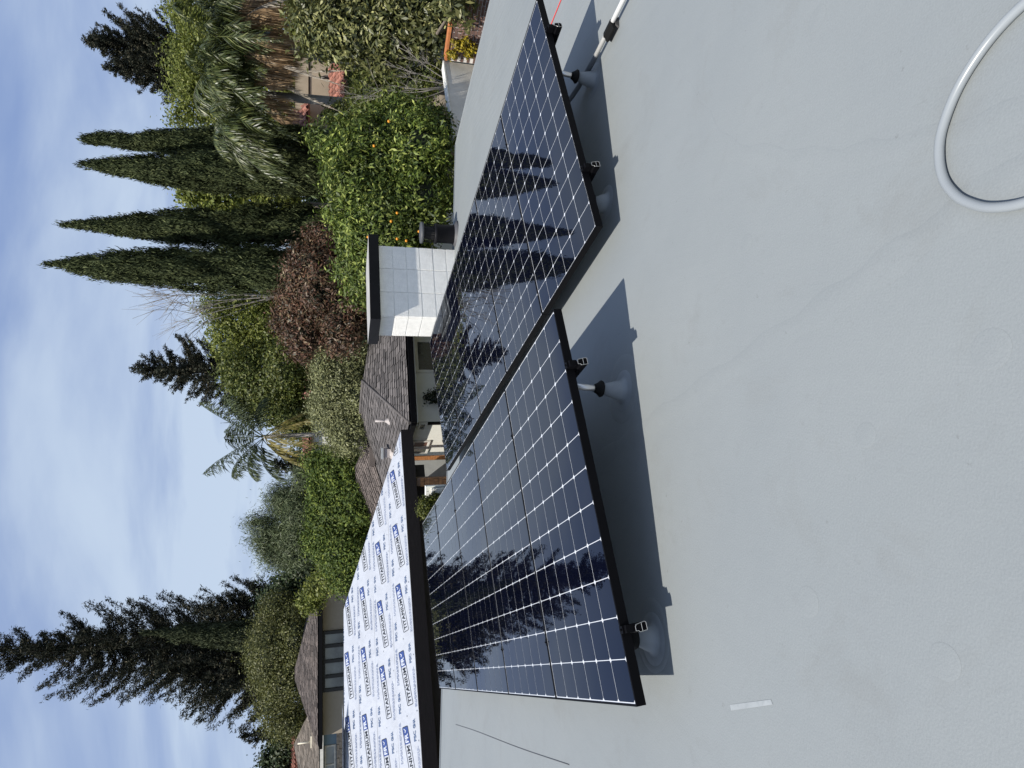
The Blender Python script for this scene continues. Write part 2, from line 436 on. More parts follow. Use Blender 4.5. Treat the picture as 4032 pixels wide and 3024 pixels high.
b3 = n.new('ShaderNodeBump'); b3.inputs['Strength'].default_value = 0.12; b3.inputs['Distance'].default_value = 0.01
l.new(n5.outputs['Fac'], b3.inputs['Height']); l.new(b2.outputs[0], b3.inputs['Normal'])
l.new(b3.outputs[0], b_.inputs['Normal'])

wv = np.array([0.906, 0.423, 0]); dv = np.array([-0.423, 0.906, 0])
cornR = np.array([4.27, 11.60, 0])
farL = cornR - wv*12.5
poly = [cornR, farL, farL - dv*18, cornR - dv*18]
poly = [np.array([p[0], p[1], 0.0]) for p in poly]
roof = empty('flat_roof', mw=GM); tag(roof, kind='structure')
MB().prism([p + np.array([0, 0, -0.25]) for p in poly], (0, 0, 0.25)).build('roof_membrane', ROOFM, roof)
DRIP = mat('drip_edge', (0.30, 0.32, 0.33), 0.5, var=0.05)
db = MB()
for a, c_, ex in ((farL, wv*12.5, dv), (cornR - dv*18, dv*18, wv)):
    db.obox(a + ex*0.002 - np.array([0, 0, 0.16]), c_, ex*0.02, np.array([0, 0, 0.172]))
db.build('drip_edge', DRIP, roof)
# raised screw plates felt through the coating
disc = MB().lathe((0, 0, 0), [(0.050, 0.0), (0.044, 0.0004), (0.034, 0.0003), (0.022, 0.0004), (0.016, 0.0007), (0.010, 0.0005), (0.0, 0.0005)], 28).mesh('screw_plate')
disc.materials.append(ROOFM)
for (x, y) in [(1.326, 1.858), (0.824, 1.815), (0.18, 1.147), (-0.052, 1.486), (-0.581, 1.65), (-0.558, 1.189), (0.62, 2.15)]:
    q = link('screw_plate', disc, None, roof); q.location = (x, y, 0.0003); s_ = random.uniform(0.7, 1.15); q.scale = (s_, s_, 1)
# overlap seam of the sheet under the coating: long low ridges
for pth, wdt in (([(-0.9, 4.55), (-0.35, 3.3), (-0.087, 2.70), (0.257, 1.863), (0.472, 1.361), (0.70, 0.85)], 0.05), ([(1.9, 3.15), (1.45, 2.75), (1.033, 2.348), (0.80, 1.75), (0.72, 1.30), (0.7, 0.8)], 0.04)):
    sb = MB(); pr_ = [(-1, 0.0), (-0.6, 0.0005), (0, 0.0010), (0.75, 0.0012), (1, 0.0)]
    pp = []
    for i in range(len(pth)-1):
        for t in np.linspace(0, 1, 9)[:-1]:
            pp.append(np.array(pth[i])*(1-t) + np.array(pth[i+1])*t)
    pp.append(np.array(pth[-1])); pp = np.array(pp)
    for _ in range(3): pp[1:-1] = (pp[:-2] + pp[1:-1]*2 + pp[2:])/4
    tg = np.gradient(pp, axis=0); tg = tg/np.linalg.norm(tg, axis=1, keepdims=True); nn_ = np.stack([-tg[:, 1], tg[:, 0]], 1)
    vs = []
    for i in range(len(pp)):
        j = 1 + 0.25*math.sin(i*1.7)
        for a, h in pr_: vs.append((*(pp[i] + nn_[i]*a*wdt*j), h*(0.7+0.5*random.random()) + 0.0002))
    K = len(pr_)
    sb.poly(vs, [(i*K+j, i*K+j+1, (i+1)*K+j+1, (i+1)*K+j) for i in range(len(pp)-1) for j in range(K-1)], True)
    sb.build('lap_seam', ROOFM, roof)
# house body under the roof
WALLO = mat('own_wall', (0.55, 0.53, 0.48), 0.85)
pw = [r2w((p*1.0) - wv*0 ) for p in poly]
MB().prism([(q[0]*0.985, q[1]*0.985, 0) for q in pw], (0, 0, 2.2)).build('house_body', WALLO, roof, mw=Matrix.Identity(4))
roof.matrix_world = GM
for ch in roof.children:
    if ch.name.startswith('house_body'):
        ch.matrix_parent_inverse = GM.inverted(); ch.matrix_basis = Matrix.Identity(4)

# ================================================================== SOLAR ARRAYS
PW, PH = 1.835, 1.016
BLK = mat('black_anodised', (0.004, 0.004, 0.005), 0.5, metal=0.0, var=0.1, spec=0.06)
BACK = mat('white_backsheet', (0.60, 0.62, 0.65), 0.55, var=0.02, coat=1.0)
def cellmat():
    m = bpy.data.materials.new('solar_cell'); m.use_nodes = True
    n, l = nodes_of(m); b = n['Principled BSDF']
    oi = n.new('ShaderNodeObjectInfo'); r = n.new('ShaderNodeValToRGB')
    r.color_ramp.elements[0].color = (0.0014, 0.0021, 0.0065, 1); r.color_ramp.elements[1].color = (0.0022, 0.0030, 0.0090, 1)
    l.new(oi.outputs['Random'], r.inputs[0]); l.new(r.outputs[0], b.inputs['Base Color'])
    b.inputs['Roughness'].default_value = 0.6; b.inputs['Specular IOR Level'].default_value = 0.0
    b.inputs['Coat Weight'].default_value = 1.0; b.inputs['Coat Roughness'].default_value = 0.008; b.inputs['Coat IOR'].default_value = 1.45
    tcn = n.new('ShaderNodeTexCoord'); ge = n.new('ShaderNodeNewGeometry')
    nn = n.new('ShaderNodeTexNoise'); nn.inputs['Scale'].default_value = 3.0; nn.inputs['Detail'].default_value = 1
    l.new(ge.outputs['Position'], nn.inputs['Vector'])
    bp = n.new('ShaderNodeBump'); bp.inputs['Strength'].default_value = 0.10; bp.inputs['Distance'].default_value = 0.006
    l.new(nn.outputs['Fac'], bp.inputs['Height']); l.new(bp.outputs[0], b.inputs['Coat Normal'])
    return m
CELL = cellmat()
GLAZE = BACK
MG = 0.0125; CX = (PW-2*MG)/11; CY = (PH-2*MG)/6
g_ = 0.0018; ch_ = 0.0095
cx, cy = CX/2-g_, CY/2-g_
ring = [(-cx+ch_, -cy), (cx-ch_, -cy), (cx, -cy+ch_), (cx, cy-ch_), (cx-ch_, cy), (-cx+ch_, cy), (-cx, cy-ch_), (-cx, -cy+ch_)]
cb = MB().poly([(x, y, 0.0004) for x, y in ring] + [(x, y, 0.0) for x, y in ring], [tuple(range(8))] + [(i, i+8, (i+1) % 8 + 8, (i+1) % 8) for i in range(8)])
cell_me = cb.mesh('solar_cell'); cell_me.materials.append(CELL)
FR = 0.040; LIP = 0.009
def frame_mb():
    b = MB()
    z1 = 0.0025
    # mitred frame: outer wall plus lip over the glass
    o_ = [(0, 0), (PW, 0), (PW, PH), (0, PH)]; i_ = [(LIP, LIP), (PW-LIP, LIP), (PW-LIP, PH-LIP), (LIP, PH-LIP)]; f2 = 0.028
    j_ = [(f2, f2), (PW-f2, f2), (PW-f2, PH-f2), (f2, PH-f2)]
    vs = [(x, y, z1) for x, y in o_] + [(x, y, z1) for x, y in i_] + [(x, y, -0.001) for x, y in i_] + [(x, y, -FR) for x, y in o_] + [(x, y, -FR) for x, y in j_]
    fs = []
    for k in range(4):
        q = (k+1) % 4
        fs += [(k, q, 4+q, 4+k), (4+k, 4+q, 8+q, 8+k), (q, k, 12+k, 12+q), (12+q, 12+k, 16+k, 16+q)]
    return b.poly(vs, fs)
frame_me = frame_mb().mesh('frame'); frame_me.materials.append(BLK)
back_me = MB().box((LIP-0.002, LIP-0.002, -0.006), (PW-LIP+0.002, PH-LIP+0.002, 0.0)).mesh('backsheet'); back_me.materials.append(BACK)
jb_me = MB().box((PW/2-0.06, PH-0.11, -0.025), (PW/2+0.06, PH-0.04, -0.0065)).mesh('junction_box'); jb_me.materials.append(BLK)
def basis(o, phi, tau):
    d = np.array([math.cos(phi), math.sin(phi), 0]); w = np.array([math.sin(phi)*math.cos(tau), -math.cos(phi)*math.cos(tau), math.sin(tau)])
    nn = np.cross(w, d); return Matrix([[w[i], d[i], nn[i], o[i]] for i in range(3)] + [[0, 0, 0, 1]])
ARR = [('left', basis((-1.2397, 2.3088, 0.1927), 2.0143, 0.1418), (0.29, 1.51), [(1, 0.0), (1, 0.75)]),
       ('right', basis((0.9266, 3.3613, 0.1649), 1.9961, 0.1579), (0.40, 1.53), [])]
PITCH = 1.0219
ordn = ['nearest', 'second', 'third', 'fourth', 'farthest']
GALV = mat('galvanised_pipe', (0.62, 0.62, 0.62), 0.35, metal=0.9, var=0.08, vscale=20)
CUT = mat('bare_aluminium', (0.62, 0.62, 0.60), 0.35, metal=0.7)
RUB = mat('black_rubber', (0.008, 0.008, 0.008), 0.65, spec=0.15)
CONE = mat('coated_flashing', (0.235, 0.255, 0.268), 0.55, var=0.1, vscale=12)
for side, AM, rails, _ in ARR:
    M0 = GM @ AM
    for i in range(5):
        e = empty('solar_module', mw=M0 @ Matrix.Translation((0, i*PITCH, 0)) @ Matrix.Rotation(random.uniform(-0.0015, 0.0015), 4, 'X') @ Matrix.Rotation(random.uniform(-0.0012, 0.0012), 4, 'Y'))
        what = {'left': 'row beside the printed white roof', 'right': 'row running to the chimney'}[side]
        tag(e, f'dark blue solar panel, {ordn[i]} of five in the {what}', 'solar panel', 'solar panels on the flat roof')
        link('frame', frame_me, None, e); link('backsheet', back_me, None, e); link('junction_box', jb_me, None, e)
        for a in range(11):
            for c_ in range(6):
                q = link('solar_cell', cell_me, None, e); q.location = (MG + (a+0.5)*CX, MG + (c_+0.5)*CY, 0.0003)
    # rails run under the panels from near to far
    for ri, s in enumerate(rails):
        e = empty('mounting_rail', mw=M0)
        pos = 'lower' if ri == 0 else 'raised'
        tag(e, f'black clamped rail under the {pos} side of the ' + ('panel row beside the printed roof' if side == 'left' else 'panel row near the chimney'), 'rail', 'rails carrying the solar panels')
        x0, x1 = s-0.019, s+0.019; y0, y1 = -0.052, 4*PITCH+PH+0.06
        # hollow profile, its cut end bright
        prof = [(x0+0.004, -FR-0.052), (x1-0.004, -FR-0.052), (x1, -FR-0.045), (x1-0.004, -FR-0.022), (x1-0.008, -FR-0.004), (x1-0.013, -FR-0.004), (x1-0.013, -FR-0.001), (x0+0.006, -FR-0.001), (x0+0.006, -FR-0.012), (x0, -FR-0.018)]
        MB().prism([(p[0], y0, p[1]) for p in prof], (0, y1-y0, 0)).build('rail_bar', BLK, e)
        # bright cut wall lines of the extrusion
        cbm = MB(); K = len(prof)
        for q in range(K):
            a = np.array([prof[q][0], y0-0.0012, prof[q][1]]); b2_ = np.array([prof[(q+1) % K][0], y0-0.0012, prof[(q+1) % K][1]])
            cbm.tube([a, b2_], 0.0011, 5, False)
        cbm.tube([(x0+0.002, y0-0.0012, -FR-0.03), (x1-0.004, y0-0.0012, -FR-0.03)], 0.0011, 5, False)
        cbm.build('cut_end', CUT, e)
        ec = MB().box((x0+0.004, y0+0.012, -FR-0.001), (x1-0.004, -0.0005, -0.004)).box((x0+0.004, -0.022, -0.004), (x1-0.004, 0.007, 0.0055)).tube([((x0+x1)/2, -0.012, 0.0055), ((x0+x1)/2, -0.012, 0.013)], 0.005, 6)
        ec.build('end_clamp', BLK, e, bevel=0.0008)
        for i in range(1, 5):
            yc = i*PITCH - (PITCH-PH)/2
            MB().box((s-0.018, yc-0.010, 0.003), (s+0.018, yc+0.010, 0.0065)).box((s-0.012, yc-0.0028, -FR), (s+0.012, yc+0.0028, 0.003)).tube([(s, yc, 0.0065), (s, yc, 0.013)], 0.005, 6).build('mid_clamp', BLK, e)
        MB().box((x0+0.004, 4*PITCH+PH-0.006, -FR), (x1-0.004, 4*PITCH+PH+0.014, 0.006)).build('end_clamp', BLK, e)

# posts: pipe through a rubber collar and a coated cone on a round base
def post(x, y, AM, s, label, far=False):
    """foot at roof position (x, y); top meets the rail at width s"""
    e = empty('support_post', mw=GM @ Matrix.Translation((x, y, 0))); tag(e, label, 'roof post', 'support posts under the rails')
    inv = AM.inverted(); loc = inv @ Vector((x, y, 0))
    # height of the rail underside over the foot
    lo = AM @ Vector((s, loc.y, -FR-0.052)); h = lo.z
    px, py = lo.x - x, lo.y - y
    cone_h = min(0.125, h*0.62)
    MB().lathe((0, 0, 0), [(0.115, 0.0006), (0.113, 0.0015), (0.080, 0.0025), (0.060, 0.008), (0.054, 0.03), (0.026, cone_h), (0.024, cone_h+0.001), (0.018, cone_h+0.001)], 32).build('flashing_cone', CONE, e)
    if h > cone_h + 0.05:
        MB().lathe((0, 0, 0), [(0.020, cone_h-0.012), (0.042, cone_h-0.004), (0.046, cone_h+0.006), (0.032, cone_h+0.022), (0.022, cone_h+0.040), (0.0185, cone_h+0.042)], 24).build('rubber_collar', RUB, e)
    MB().tube([(0, 0, cone_h*0.5), (0, 0, h+0.002)], 0.0165, 16).build('pipe', GALV, e)
    MB().box((-0.022, -0.03, h-0.012), (px+0.022 if px > 0 else 0.022, 0.03, h)).build('bracket', BLK, e)
    return e
A1, A2 = ARR[0][1], ARR[1][1]
def foot_under(AM, s, t):
    p = AM @ Vector((s, t, 0)); return p.x, p.y
post(0.018, 3.167, A1, 1.51, 'pipe post with black collar under the raised end of the row by the printed roof')
post(-1.084, 2.59, A1, 0.29, 'short grey cone post under the low near end of the row by the printed roof')
post(2.125, 4.125, A2, 1.53, 'grey pipe post with black collar beside the silver conduit')
post(1.162, 3.685, A2, 0.40, 'short grey cone post under the low near corner of the row nearest the chimney')
for nm, AM, rr in (('printed roof', A1, (0.29, 1.51)), ('chimney', A2, (0.40, 1.53))):
    for ri, s in enumerate(rr):
        for q, t in enumerate((1.9, 3.3, 4.7)):
            x, y = foot_under(AM, s, t)
            post(x, y, AM, s, 'shaded post under the %s rail by the %s, %s from the near end' % (('lower', 'raised')[ri], nm, ('second', 'third', 'fourth')[q]))
# round patches round the near posts
PATCH = ROOFM
for (x, y, r_) in ((0.03, 3.17, 0.19), (-1.07, 2.60, 0.16)):
    q = MB().lathe((x, y, 0), [(r_, 0.0002), (r_*0.99, 0.0009), (r_*0.8, 0.0011), (0.0, 0.0011)], 40).build('coated_patch', ROOFM, roof)

# black cables hanging in the gap between the two rows
wb = MB()
def between(t, h): p = A1 @ Vector((1.835, t, 0)); return (p.x+0.05, p.y, h)
for k in range(3):
    pts = [between(t, 0.33 + 0.03*math.sin(t*5+k*2) - 0.02*k) for t in np.linspace(0.3+0.2*k, 4.6, 40)]
    wb.tube(pts, 0.0035, 6)
o = wb.build('solar_cables', RUB, mw=GM); tag(o, 'thin black cables strung along the raised edge between the two panel rows', 'cable')

# ---- conduit, support block, flexible end
def smooth(pts, n=10):
    pts = [np.array(p, float) for p in pts]; out = []
    P_ = [2*pts[0]-pts[1]] + pts + [2*pts[-1]-pts[-2]]
    for i in range(1, len(P_)-2):
        for t in np.linspace(0, 1, n, endpoint=False):
            a, b, c, d = P_[i-1], P_[i], P_[i+1], P_[i+2]
            out.append(0.5*((2*b) + (-a+c)*t + (2*a-5*b+4*c-d)*t*t + (-a+3*b-3*c+d)*t**3))
    out.append(pts[-1]); return out
e = empty('conduit', mw=GM); tag(e, 'silver metal conduit pipe ending in grey flexible hose under the panel corner', 'conduit')
p0, p1 = np.array([2.372, 3.60, 0.040]), np.array([2.232, 4.03, 0.040]); dirc = (p0-p1)/np.linalg.norm(p0-p1)
EMT = mat('bright_conduit', (0.62, 0.62, 0.61), 0.35, metal=0.1, var=0.04)
GREYF = mat('grey_flex_hose', (0.13, 0.14, 0.155), 0.6)
MB().tube([p1, p0, p0 + dirc*1.2], 0.0150, 16).build('pipe', EMT, e)
fp = smooth([p1 + dirc*0.02, p1 - dirc*0.03, (2.19, 4.20, 0.042), (2.145, 4.33, 0.052), (2.085, 4.42, 0.085), (2.06, 4.50, 0.13)], 12)
MB().tube(fp, [0.0175 + 0.0008*(i % 2) for i in range(len(fp))], 12).build('flexible_hose', GREYF, e)
MB().tube([fp[-1], np.array(fp[-1]) + (0, 0.02, 0.03)], 0.014, 10).build('connector', CUT, e)
BLOCKM = mat('rubber_block', (0.055, 0.052, 0.05), 0.75, bump=0.2, bscale=80)
q = empty('conduit_block', mw=GM @ Matrix.Translation(Vector((2.30, 3.80, 0))) @ Matrix.Rotation(math.atan2(dirc[1], dirc[0]), 4, 'Z'))
tag(q, 'black rubber support block with strap holding the silver conduit off the roof', 'support block')
MB().prism([(-0.062, -0.035, 0.0005), (-0.062, 0.045, 0.0005), (-0.062, 0.03, 0.024), (-0.062, -0.022, 0.024)], (0.124, 0, 0)).build('block', BLOCKM, q, bevel=0.002)
MB().prism([(-0.055, -0.05, 0.0248), (-0.055, 0.024, 0.0248), (-0.055, 0.024, 0.036), (-0.055, 0.018, 0.058), (-0.055, -0.018, 0.060), (-0.055, -0.024, 0.050), (-0.055, -0.05, 0.040)], (0.11, 0, 0)).build('strap', RUB, q, bevel=0.002)

# ---- cable loop in the foreground
CAB = mat('grey_hose', (0.26, 0.28, 0.29), 0.30, var=0.05, coat=0.15)
cp = smooth([(0.96, 0.98, 0.0134), (0.975, 1.07, 0.0134), (0.960, 1.142, 0.0134), (0.915, 1.215, 0.0134), (0.839, 1.28, 0.0134), (0.748, 1.316, 0.0134), (0.677, 1.318, 0.0134), (0.612, 1.298, 0.0134), (0.561, 1.259, 0.0134), (0.529, 1.214, 0.0134), (0.509, 1.167, 0.0134), (0.500, 1.101, 0.0134), (0.51, 1.03, 0.0134), (0.54, 0.93, 0.0134)], 12)
o = MB().tube(cp, 0.0118, 16).build('hose_loop', CAB, mw=GM); tag(o, 'smooth grey hose lying in a loop on the bare roof in the foreground', 'hose')
# red cord
RED = mat('red_cord', (0.62, 0.05, 0.05), 0.7)
rp_ = smooth([(3.30, 5.06, 0.006), (3.272, 5.166, 0.006), (3.20, 5.45, 0.02), (3.10, 5.68, 0.20), (3.03, 5.74, 0.33)], 8)
pa = AM
rp_ = smooth([(3.33, 4.95, 0.005), (3.272, 5.166, 0.005), (3.18, 5.50, 0.005), (3.09, 5.80, 0.005)], 8)
o = MB().tube(rp_, 0.0045, 6).build('red_cord', RED, mw=GM); tag(o, 'thin red cord lying on the roof behind the far right panel corner', 'cord')
# tape scrap and dark line
o = MB().poly([(-1.087, 1.976, 0.001), (-1.071, 1.986, 0.001), (-0.945, 1.775, 0.0012), (-0.955, 1.762, 0.0012)], [(0, 1, 2, 3)]).build('tape_scrap', mat('white_tape', (0.31, 0.33, 0.335), 0.5, dirt=(0.25, 0.27, 0.275), dscale=30, damt=1.0), mw=GM)
tag(o, 'short strip of white tape residue stuck to the bare roof left of the panels', 'tape')
cl = smooth([(-3.757, 6.769, 0.002), (-3.281, 5.779, 0.002), (-2.654, 4.44, 0.002), (-2.169, 3.435, 0.002)], 8)
o = MB().tube(cl, 0.0022, 5).build('thin_wire', mat('thin_dark_wire', (0.10, 0.10, 0.105), 0.6), mw=GM); tag(o, 'fine dark wire lying straight across the roof left of the panels', 'wire')

# ---- vent cap
e = empty('vent_pipe', loc=r2w((2.37, 10.43, 0))); tag(e, 'black round metal vent pipe with slotted cap beside the white chimney', 'vent')
VB = mat('painted_vent', (0.009, 0.009, 0.011), 0.5, var=0.2, spec=0.12); VT = mat('vent_cap_top', (0.07, 0.073, 0.078), 0.5)
MB().lathe((0, 0, 0), [(0.22, 0.0), (0.22, 0.012), (0.175, 0.03), (0.165, 0.05)], 32).build('base_flange', mat('grey_flange', (0.08, 0.08, 0.085), 0.6), e)
MB().lathe((0, 0, 0), [(0.150, 0.02), (0.150, 0.32), (0.165, 0.325), (0.165, 0.365), (0.150, 0.37), (0.13, 0.372)], 32).build('pipe', VB, e)
for k in range(14):
    a = 2*math.pi*k/14
    MB().obox(np.array([math.cos(a)*0.142-0.006, math.sin(a)*0.142-0.006, 0.366]), (0.012, 0, 0), (0, 0.012, 0), (0, 0, 0.19)).build('cap_slat', VB, e)
MB().lathe((0, 0, 0), [(0.10, 0.36), (0.10, 0.56)], 24).build('inner_pipe', mat('inner_dark', (0.012, 0.012, 0.012), 0.8), e)
MB().lathe((0, 0, 0), [(0.150, 0.545), (0.172, 0.55), (0.175, 0.58), (0.165, 0.592), (0.0, 0.600)], 32).build('cap_lid', VT, e)

# ================================================================== CHIMNEY
W2 = np.array([0.9165, 0.40, 0]); D2 = np.array([-0.40, 0.9165, 0])
CF = np.array([2.2236, 10.3521, 0.0])         # front right corner on plan
CWD, CDP = 1.2955, 0.64
chm = empty('chimney', mw=Matrix([[W2[0], D2[0], 0, CF[0]-W2[0]*CWD], [W2[1], D2[1], 0, CF[1]-W2[1]*CWD], [0, 0, 1, 0], [0, 0, 0, 1]]))
tag(chm, 'white painted concrete block chimney with a wide black metal cap', 'chimney')
MORT = mat('painted_mortar', (0.84, 0.85, 0.82), 0.7, bump=0.2)
BLOCK = mat('painted_block', (0.90, 0.885, 0.84), 0.75, var=0.05, vscale=14, bump=0.7, bscale=90, dirt=(0.55, 0.55, 0.52), dscale=5, damt=0.25)
MB().box((0.012, 0.012, 2.0), (CWD-0.012, CDP-0.012, 4.08)).build('core', MORT, chm)
top = 4.07; ch = 0.2155
bm_front = MB().box((0.004, 0, 0), (CWD/3-0.004, 0.05, ch-0.008)).mesh('block'); bm_front.materials.append(BLOCK)
bm = bmesh.new(); bm.from_mesh(bm_front); bmesh.ops.bevel(bm, geom=bm.edges[:], offset=0.004, segments=2, affect='EDGES'); bm.to_mesh(bm_front); bm.free()
bm_side = MB().box((0, 0.052, 0), (0.05, CDP-0.003, ch-0.008)).mesh('block'); bm_side.materials.append(BLOCK)
bm = bmesh.new(); bm.from_mesh(bm_side); bmesh.ops.bevel(bm, geom=bm.edges[:], offset=0.004, segments=2, affect='EDGES'); bm.to_mesh(bm_side); bm.free()
zj = [3.863, 3.646, 3.428, 3.208, 2.989, 2.77, 2.55, 2.33]
zs = [3.863] + [3.863 - ch*k for k in range(1, 8)]
for z in [3.867] + [3.867-ch*k for k in range(1, 8)]:
    for k in range(3):
        q = link('block', bm_front, None, chm); q.location = (k*CWD/3, random.uniform(-0.0012, 0.0012), z)
    q = link('block', bm_side, None, chm); q.location = (0, 0, z)
    q = link('block', bm_side, None, chm); q.location = (CWD-0.05, 0, z)
CAPB = mat('black_cap', (0.005, 0.005, 0.006), 0.45, var=0.2, spec=0.15); CAPT = mat('cap_top', (0.36, 0.35, 0.33), 0.5, var=0.15, vscale=3)
ov = 0.12
cm = MB()
x0, x1, y0, y1 = -ov, CWD+ov, -ov, CDP+0.07
z0, z1 = 4.082, 4.238; t_ = 0.006
cm.box((x0, y0, z0), (x1, y0+t_, z1)).box((x0, y1-t_, z0), (x1, y1, z1)).box((x0, y0+t_+0.0005, z0), (x0+t_, y1-t_-0.0005, z1)).box((x1-t_, y0+t_+0.0005, z0), (x1, y1-t_-0.0005, z1))
cm.build('cap_skirt', CAPB, chm)
MB().box((x0+t_+0.001, y0+t_+0.001, z0+0.012), (x1-t_-0.001, y1-t_-0.001, z0+0.02)).build('cap_soffit', MORT, chm)
cmx, cmy = (x0+x1)/2, (y0+y1)/2
MB().poly([(x0, y0, z1+0.001), (x1, y0, z1+0.001), (x1, y1, z1+0.001), (x0, y1, z1+0.001), (cmx-0.3, cmy, z1+0.03), (cmx+0.3, cmy, z1+0.03)], [(0, 1, 5, 4), (1, 2, 5), (2, 3, 4, 5), (3, 0, 4)]).build('cap_top', CAPT, chm)

# ================================================================== PRINTED UNDERLAYMENT ROOF HOUSE
T = at(866, 932, 13.2); EA = np.array([0.8165, 0.5773, 0]); NA = np.array([-0.5773, 0.8165, 0])
run, rise = 2.72, 1.12
UPA = NA*run + np.array([0, 0, rise]); SL = np.linalg.norm(UPA); UPA = UPA/SL
NRA = np.cross(EA, UPA); NRA = NRA/np.linalg.norm(NRA)
if NRA[2] < 0: NRA = -NRA
hA = empty('house', mw=Matrix.Identity(4)); tag(hA, 'low house with hipped roof wrapped in white printed underlayment and dark brown eaves', 'house')
def pa_(u, v, h=0.0): return T - EA*u + UPA*v + NRA*h
UL = mat('white_underlayment', (0.45, 0.47, 0.51), 0.45, var=0.05, vscale=5, bump=0.6, bscale=9, dirt=(0.36, 0.37, 0.40), dscale=3, damt=0.35)
LEN = 12.0
hip = [pa_(0, 0), pa_(LEN, 0), pa_(LEN, SL), pa_(run, SL)]
MB().prism([p - NRA*0.004 for p in hip], -NRA*0.10).build('roof_deck', mat('roof_deck', (0.30, 0.22, 0.14), 0.8), hA)
for k, (v0, v1) in enumerate(((0, 0.775), (0.745, 1.535), (1.505, 2.285), (2.245, SL))):
    b = MB(); h = 0.003 + 0.004*k; K = 110
    vs = []
    for i in range(K+1):
        u = LEN*i/K
        for j, vv in enumerate((v0, v0+0.01, (v0+v1)/2, v1)):
            vs.append(pa_(u, vv, h + (0.0005 if j == 0 else 0.003) + 0.0012*math.sin(u*3.1+k*2+j*1.3) + random.uniform(0, 0.001)))
    b.poly(vs, [(i*4+j, (i+1)*4+j, (i+1)*4+j+1, i*4+j+1) for i in range(K) for j in range(3)], True)
    me = b.mesh('underlayment_sheet'); bm = bmesh.new(); bm.from_mesh(me); clip_bm(bm, hip, NRA); bm.to_mesh(me); bm.free()
    link('underlayment_sheet', me, UL, hA)
# hip end plane (faces right, away from view) and back planes
ap = pa_(run, SL); T2 = T + NA*2*run; 
MB().poly([T, ap, T2], [(0, 2, 1)]).build('hip_end', UL, hA)
MB().poly([ap, pa_(LEN, SL), pa_(LEN, SL) + NA*run - np.array([0, 0, rise]), T2], [(0, 3, 2, 1)]).build('back_slope', UL, hA)
# raised cross ridge at the far left end
r0, r1_ = onplane(pa_(run, SL), NRA, 748, 1497), None
rb = MB()
a0 = pa_(5.02, SL, 0.012); a1 = pa_(5.55, SL, 0.012) ; rz = np.array([0, 0, 0.10])
b0 = at(739, 1521, a1[1]+0.4); b1 = b0 - EA*4
rb.poly([a0, pa_(LEN, SL, 0.012), b1, b0], [(0, 1, 2, 3)]); rb.build('cross_ridge_sheet', UL, hA)
CAPN = mat('cap_nail', (0.30, 0.32, 0.36), 0.5)
nails = MB()
for v0_ in (0.06, 0.39, 0.80, 1.15, 1.57, 1.92, 2.31, 2.66):
    for u_ in np.arange(0.2, 9, 0.42):
        uu = u_ + random.uniform(-0.05, 0.05); 
        if v0_*run/SL + 0.1 > uu: continue
        nails.lathe(pa_(uu, v0_ + random.uniform(-0.02, 0.02), 0.012), [(0.014, 0), (0.013, 0.002), (0.0, 0.003)], 8, axis=NRA)
tag(nails.build('cap_nails', CAPN, hA), kind='stuff')
# print on the sheets
INK = mat('black_print', (0.022, 0.025, 0.028), 0.5, var=0.1); BLUE = mat('blue_print', (0.030, 0.060, 0.21), 0.5, var=0.08); FINE = mat('pale_blue_print', (0.25, 0.29, 0.40), 0.5, var=0.3, vscale=25)
MARK = mat('grey_blue_print', (0.07, 0.11, 0.20), 0.5, var=0.15)
def text_mesh(body, w, h, bold=0.02, spacing=1.0):
    c = bpy.data.curves.new('txt', 'FONT'); c.body = body; c.size = 1.0; c.offset = bold; c.space_character = spacing; c.resolution_u = 3
    ob = bpy.data.objects.new('txt', c); COL.objects.link(ob)
    dg = bpy.context.evaluated_depsgraph_get(); me = bpy.data.meshes.new_from_object(ob.evaluated_get(dg))
    bpy.data.objects.remove(ob); bpy.data.curves.remove(c)
    v = np.empty(len(me.vertices)*3); me.vertices.foreach_get('co', v); v = v.reshape(-1, 3)
    lo, hi = v.min(0), v.max(0); V = (v[:, :2]-lo[:2])/(hi[:2]-lo[:2])*np.array([w, h])
    fs = [tuple(p.vertices) for p in me.polygons]; bpy.data.meshes.remove(me); return V, fs
class Print2D:
    def __init__(s): s.v = []; s.f = []
    def add(s, V, fs, x=0, y=0):
        o = len(s.v); s.v += [(a+x, c+y) for a, c in V]; s.f += [tuple(i+o for i in q) for q in fs]; return s
def strip_outline(pts, t):
    pts = [np.array(p, float) for p in pts]; c = sum(pts)/len(pts); k = len(pts); inn = []
    for i in range(k):
        a, b, d = pts[i-1], pts[i], pts[(i+1) % k]
        e1 = (b-a)/np.linalg.norm(b-a); e2 = (d-b)/np.linalg.norm(d-b)
        n1 = np.array([-e1[1], e1[0]]); n2 = np.array([-e2[1], e2[0]]); nn = n1+n2; nn /= max(0.3, np.dot(nn, n1)); inn.append(b + nn*t)
    return [tuple(p) for p in pts+inn], [(i, (i+1) % k, k+(i+1) % k, k+i) for i in range(k)]
LW, LH = 0.90, 0.20
bk, bl, wh, mk, fi = Print2D(), Print2D(), Print2D(), Print2D(), Print2D()
rr = 0.018
outl = [(rr, 0), (LW-rr, 0), (LW, rr), (LW, LH-rr), (LW-rr, LH), (rr, LH), (0, LH-rr), (0, rr)]
bk.add(*strip_outline(outl, 0.013))
Vt, Ft = text_mesh('TITANIUM', 0.575, 0.105, 0.035, 1.05); bk.add(Vt, Ft, 0.035, 0.048)
bx = 0.635
bl.add([(bx, 0.0135), (LW-rr, 0.0135), (LW-0.0135, rr), (LW-0.0135, LH-rr), (LW-rr, LH-0.0135), (bx, LH-0.0135)], [(0, 1, 2, 3, 4, 5)])
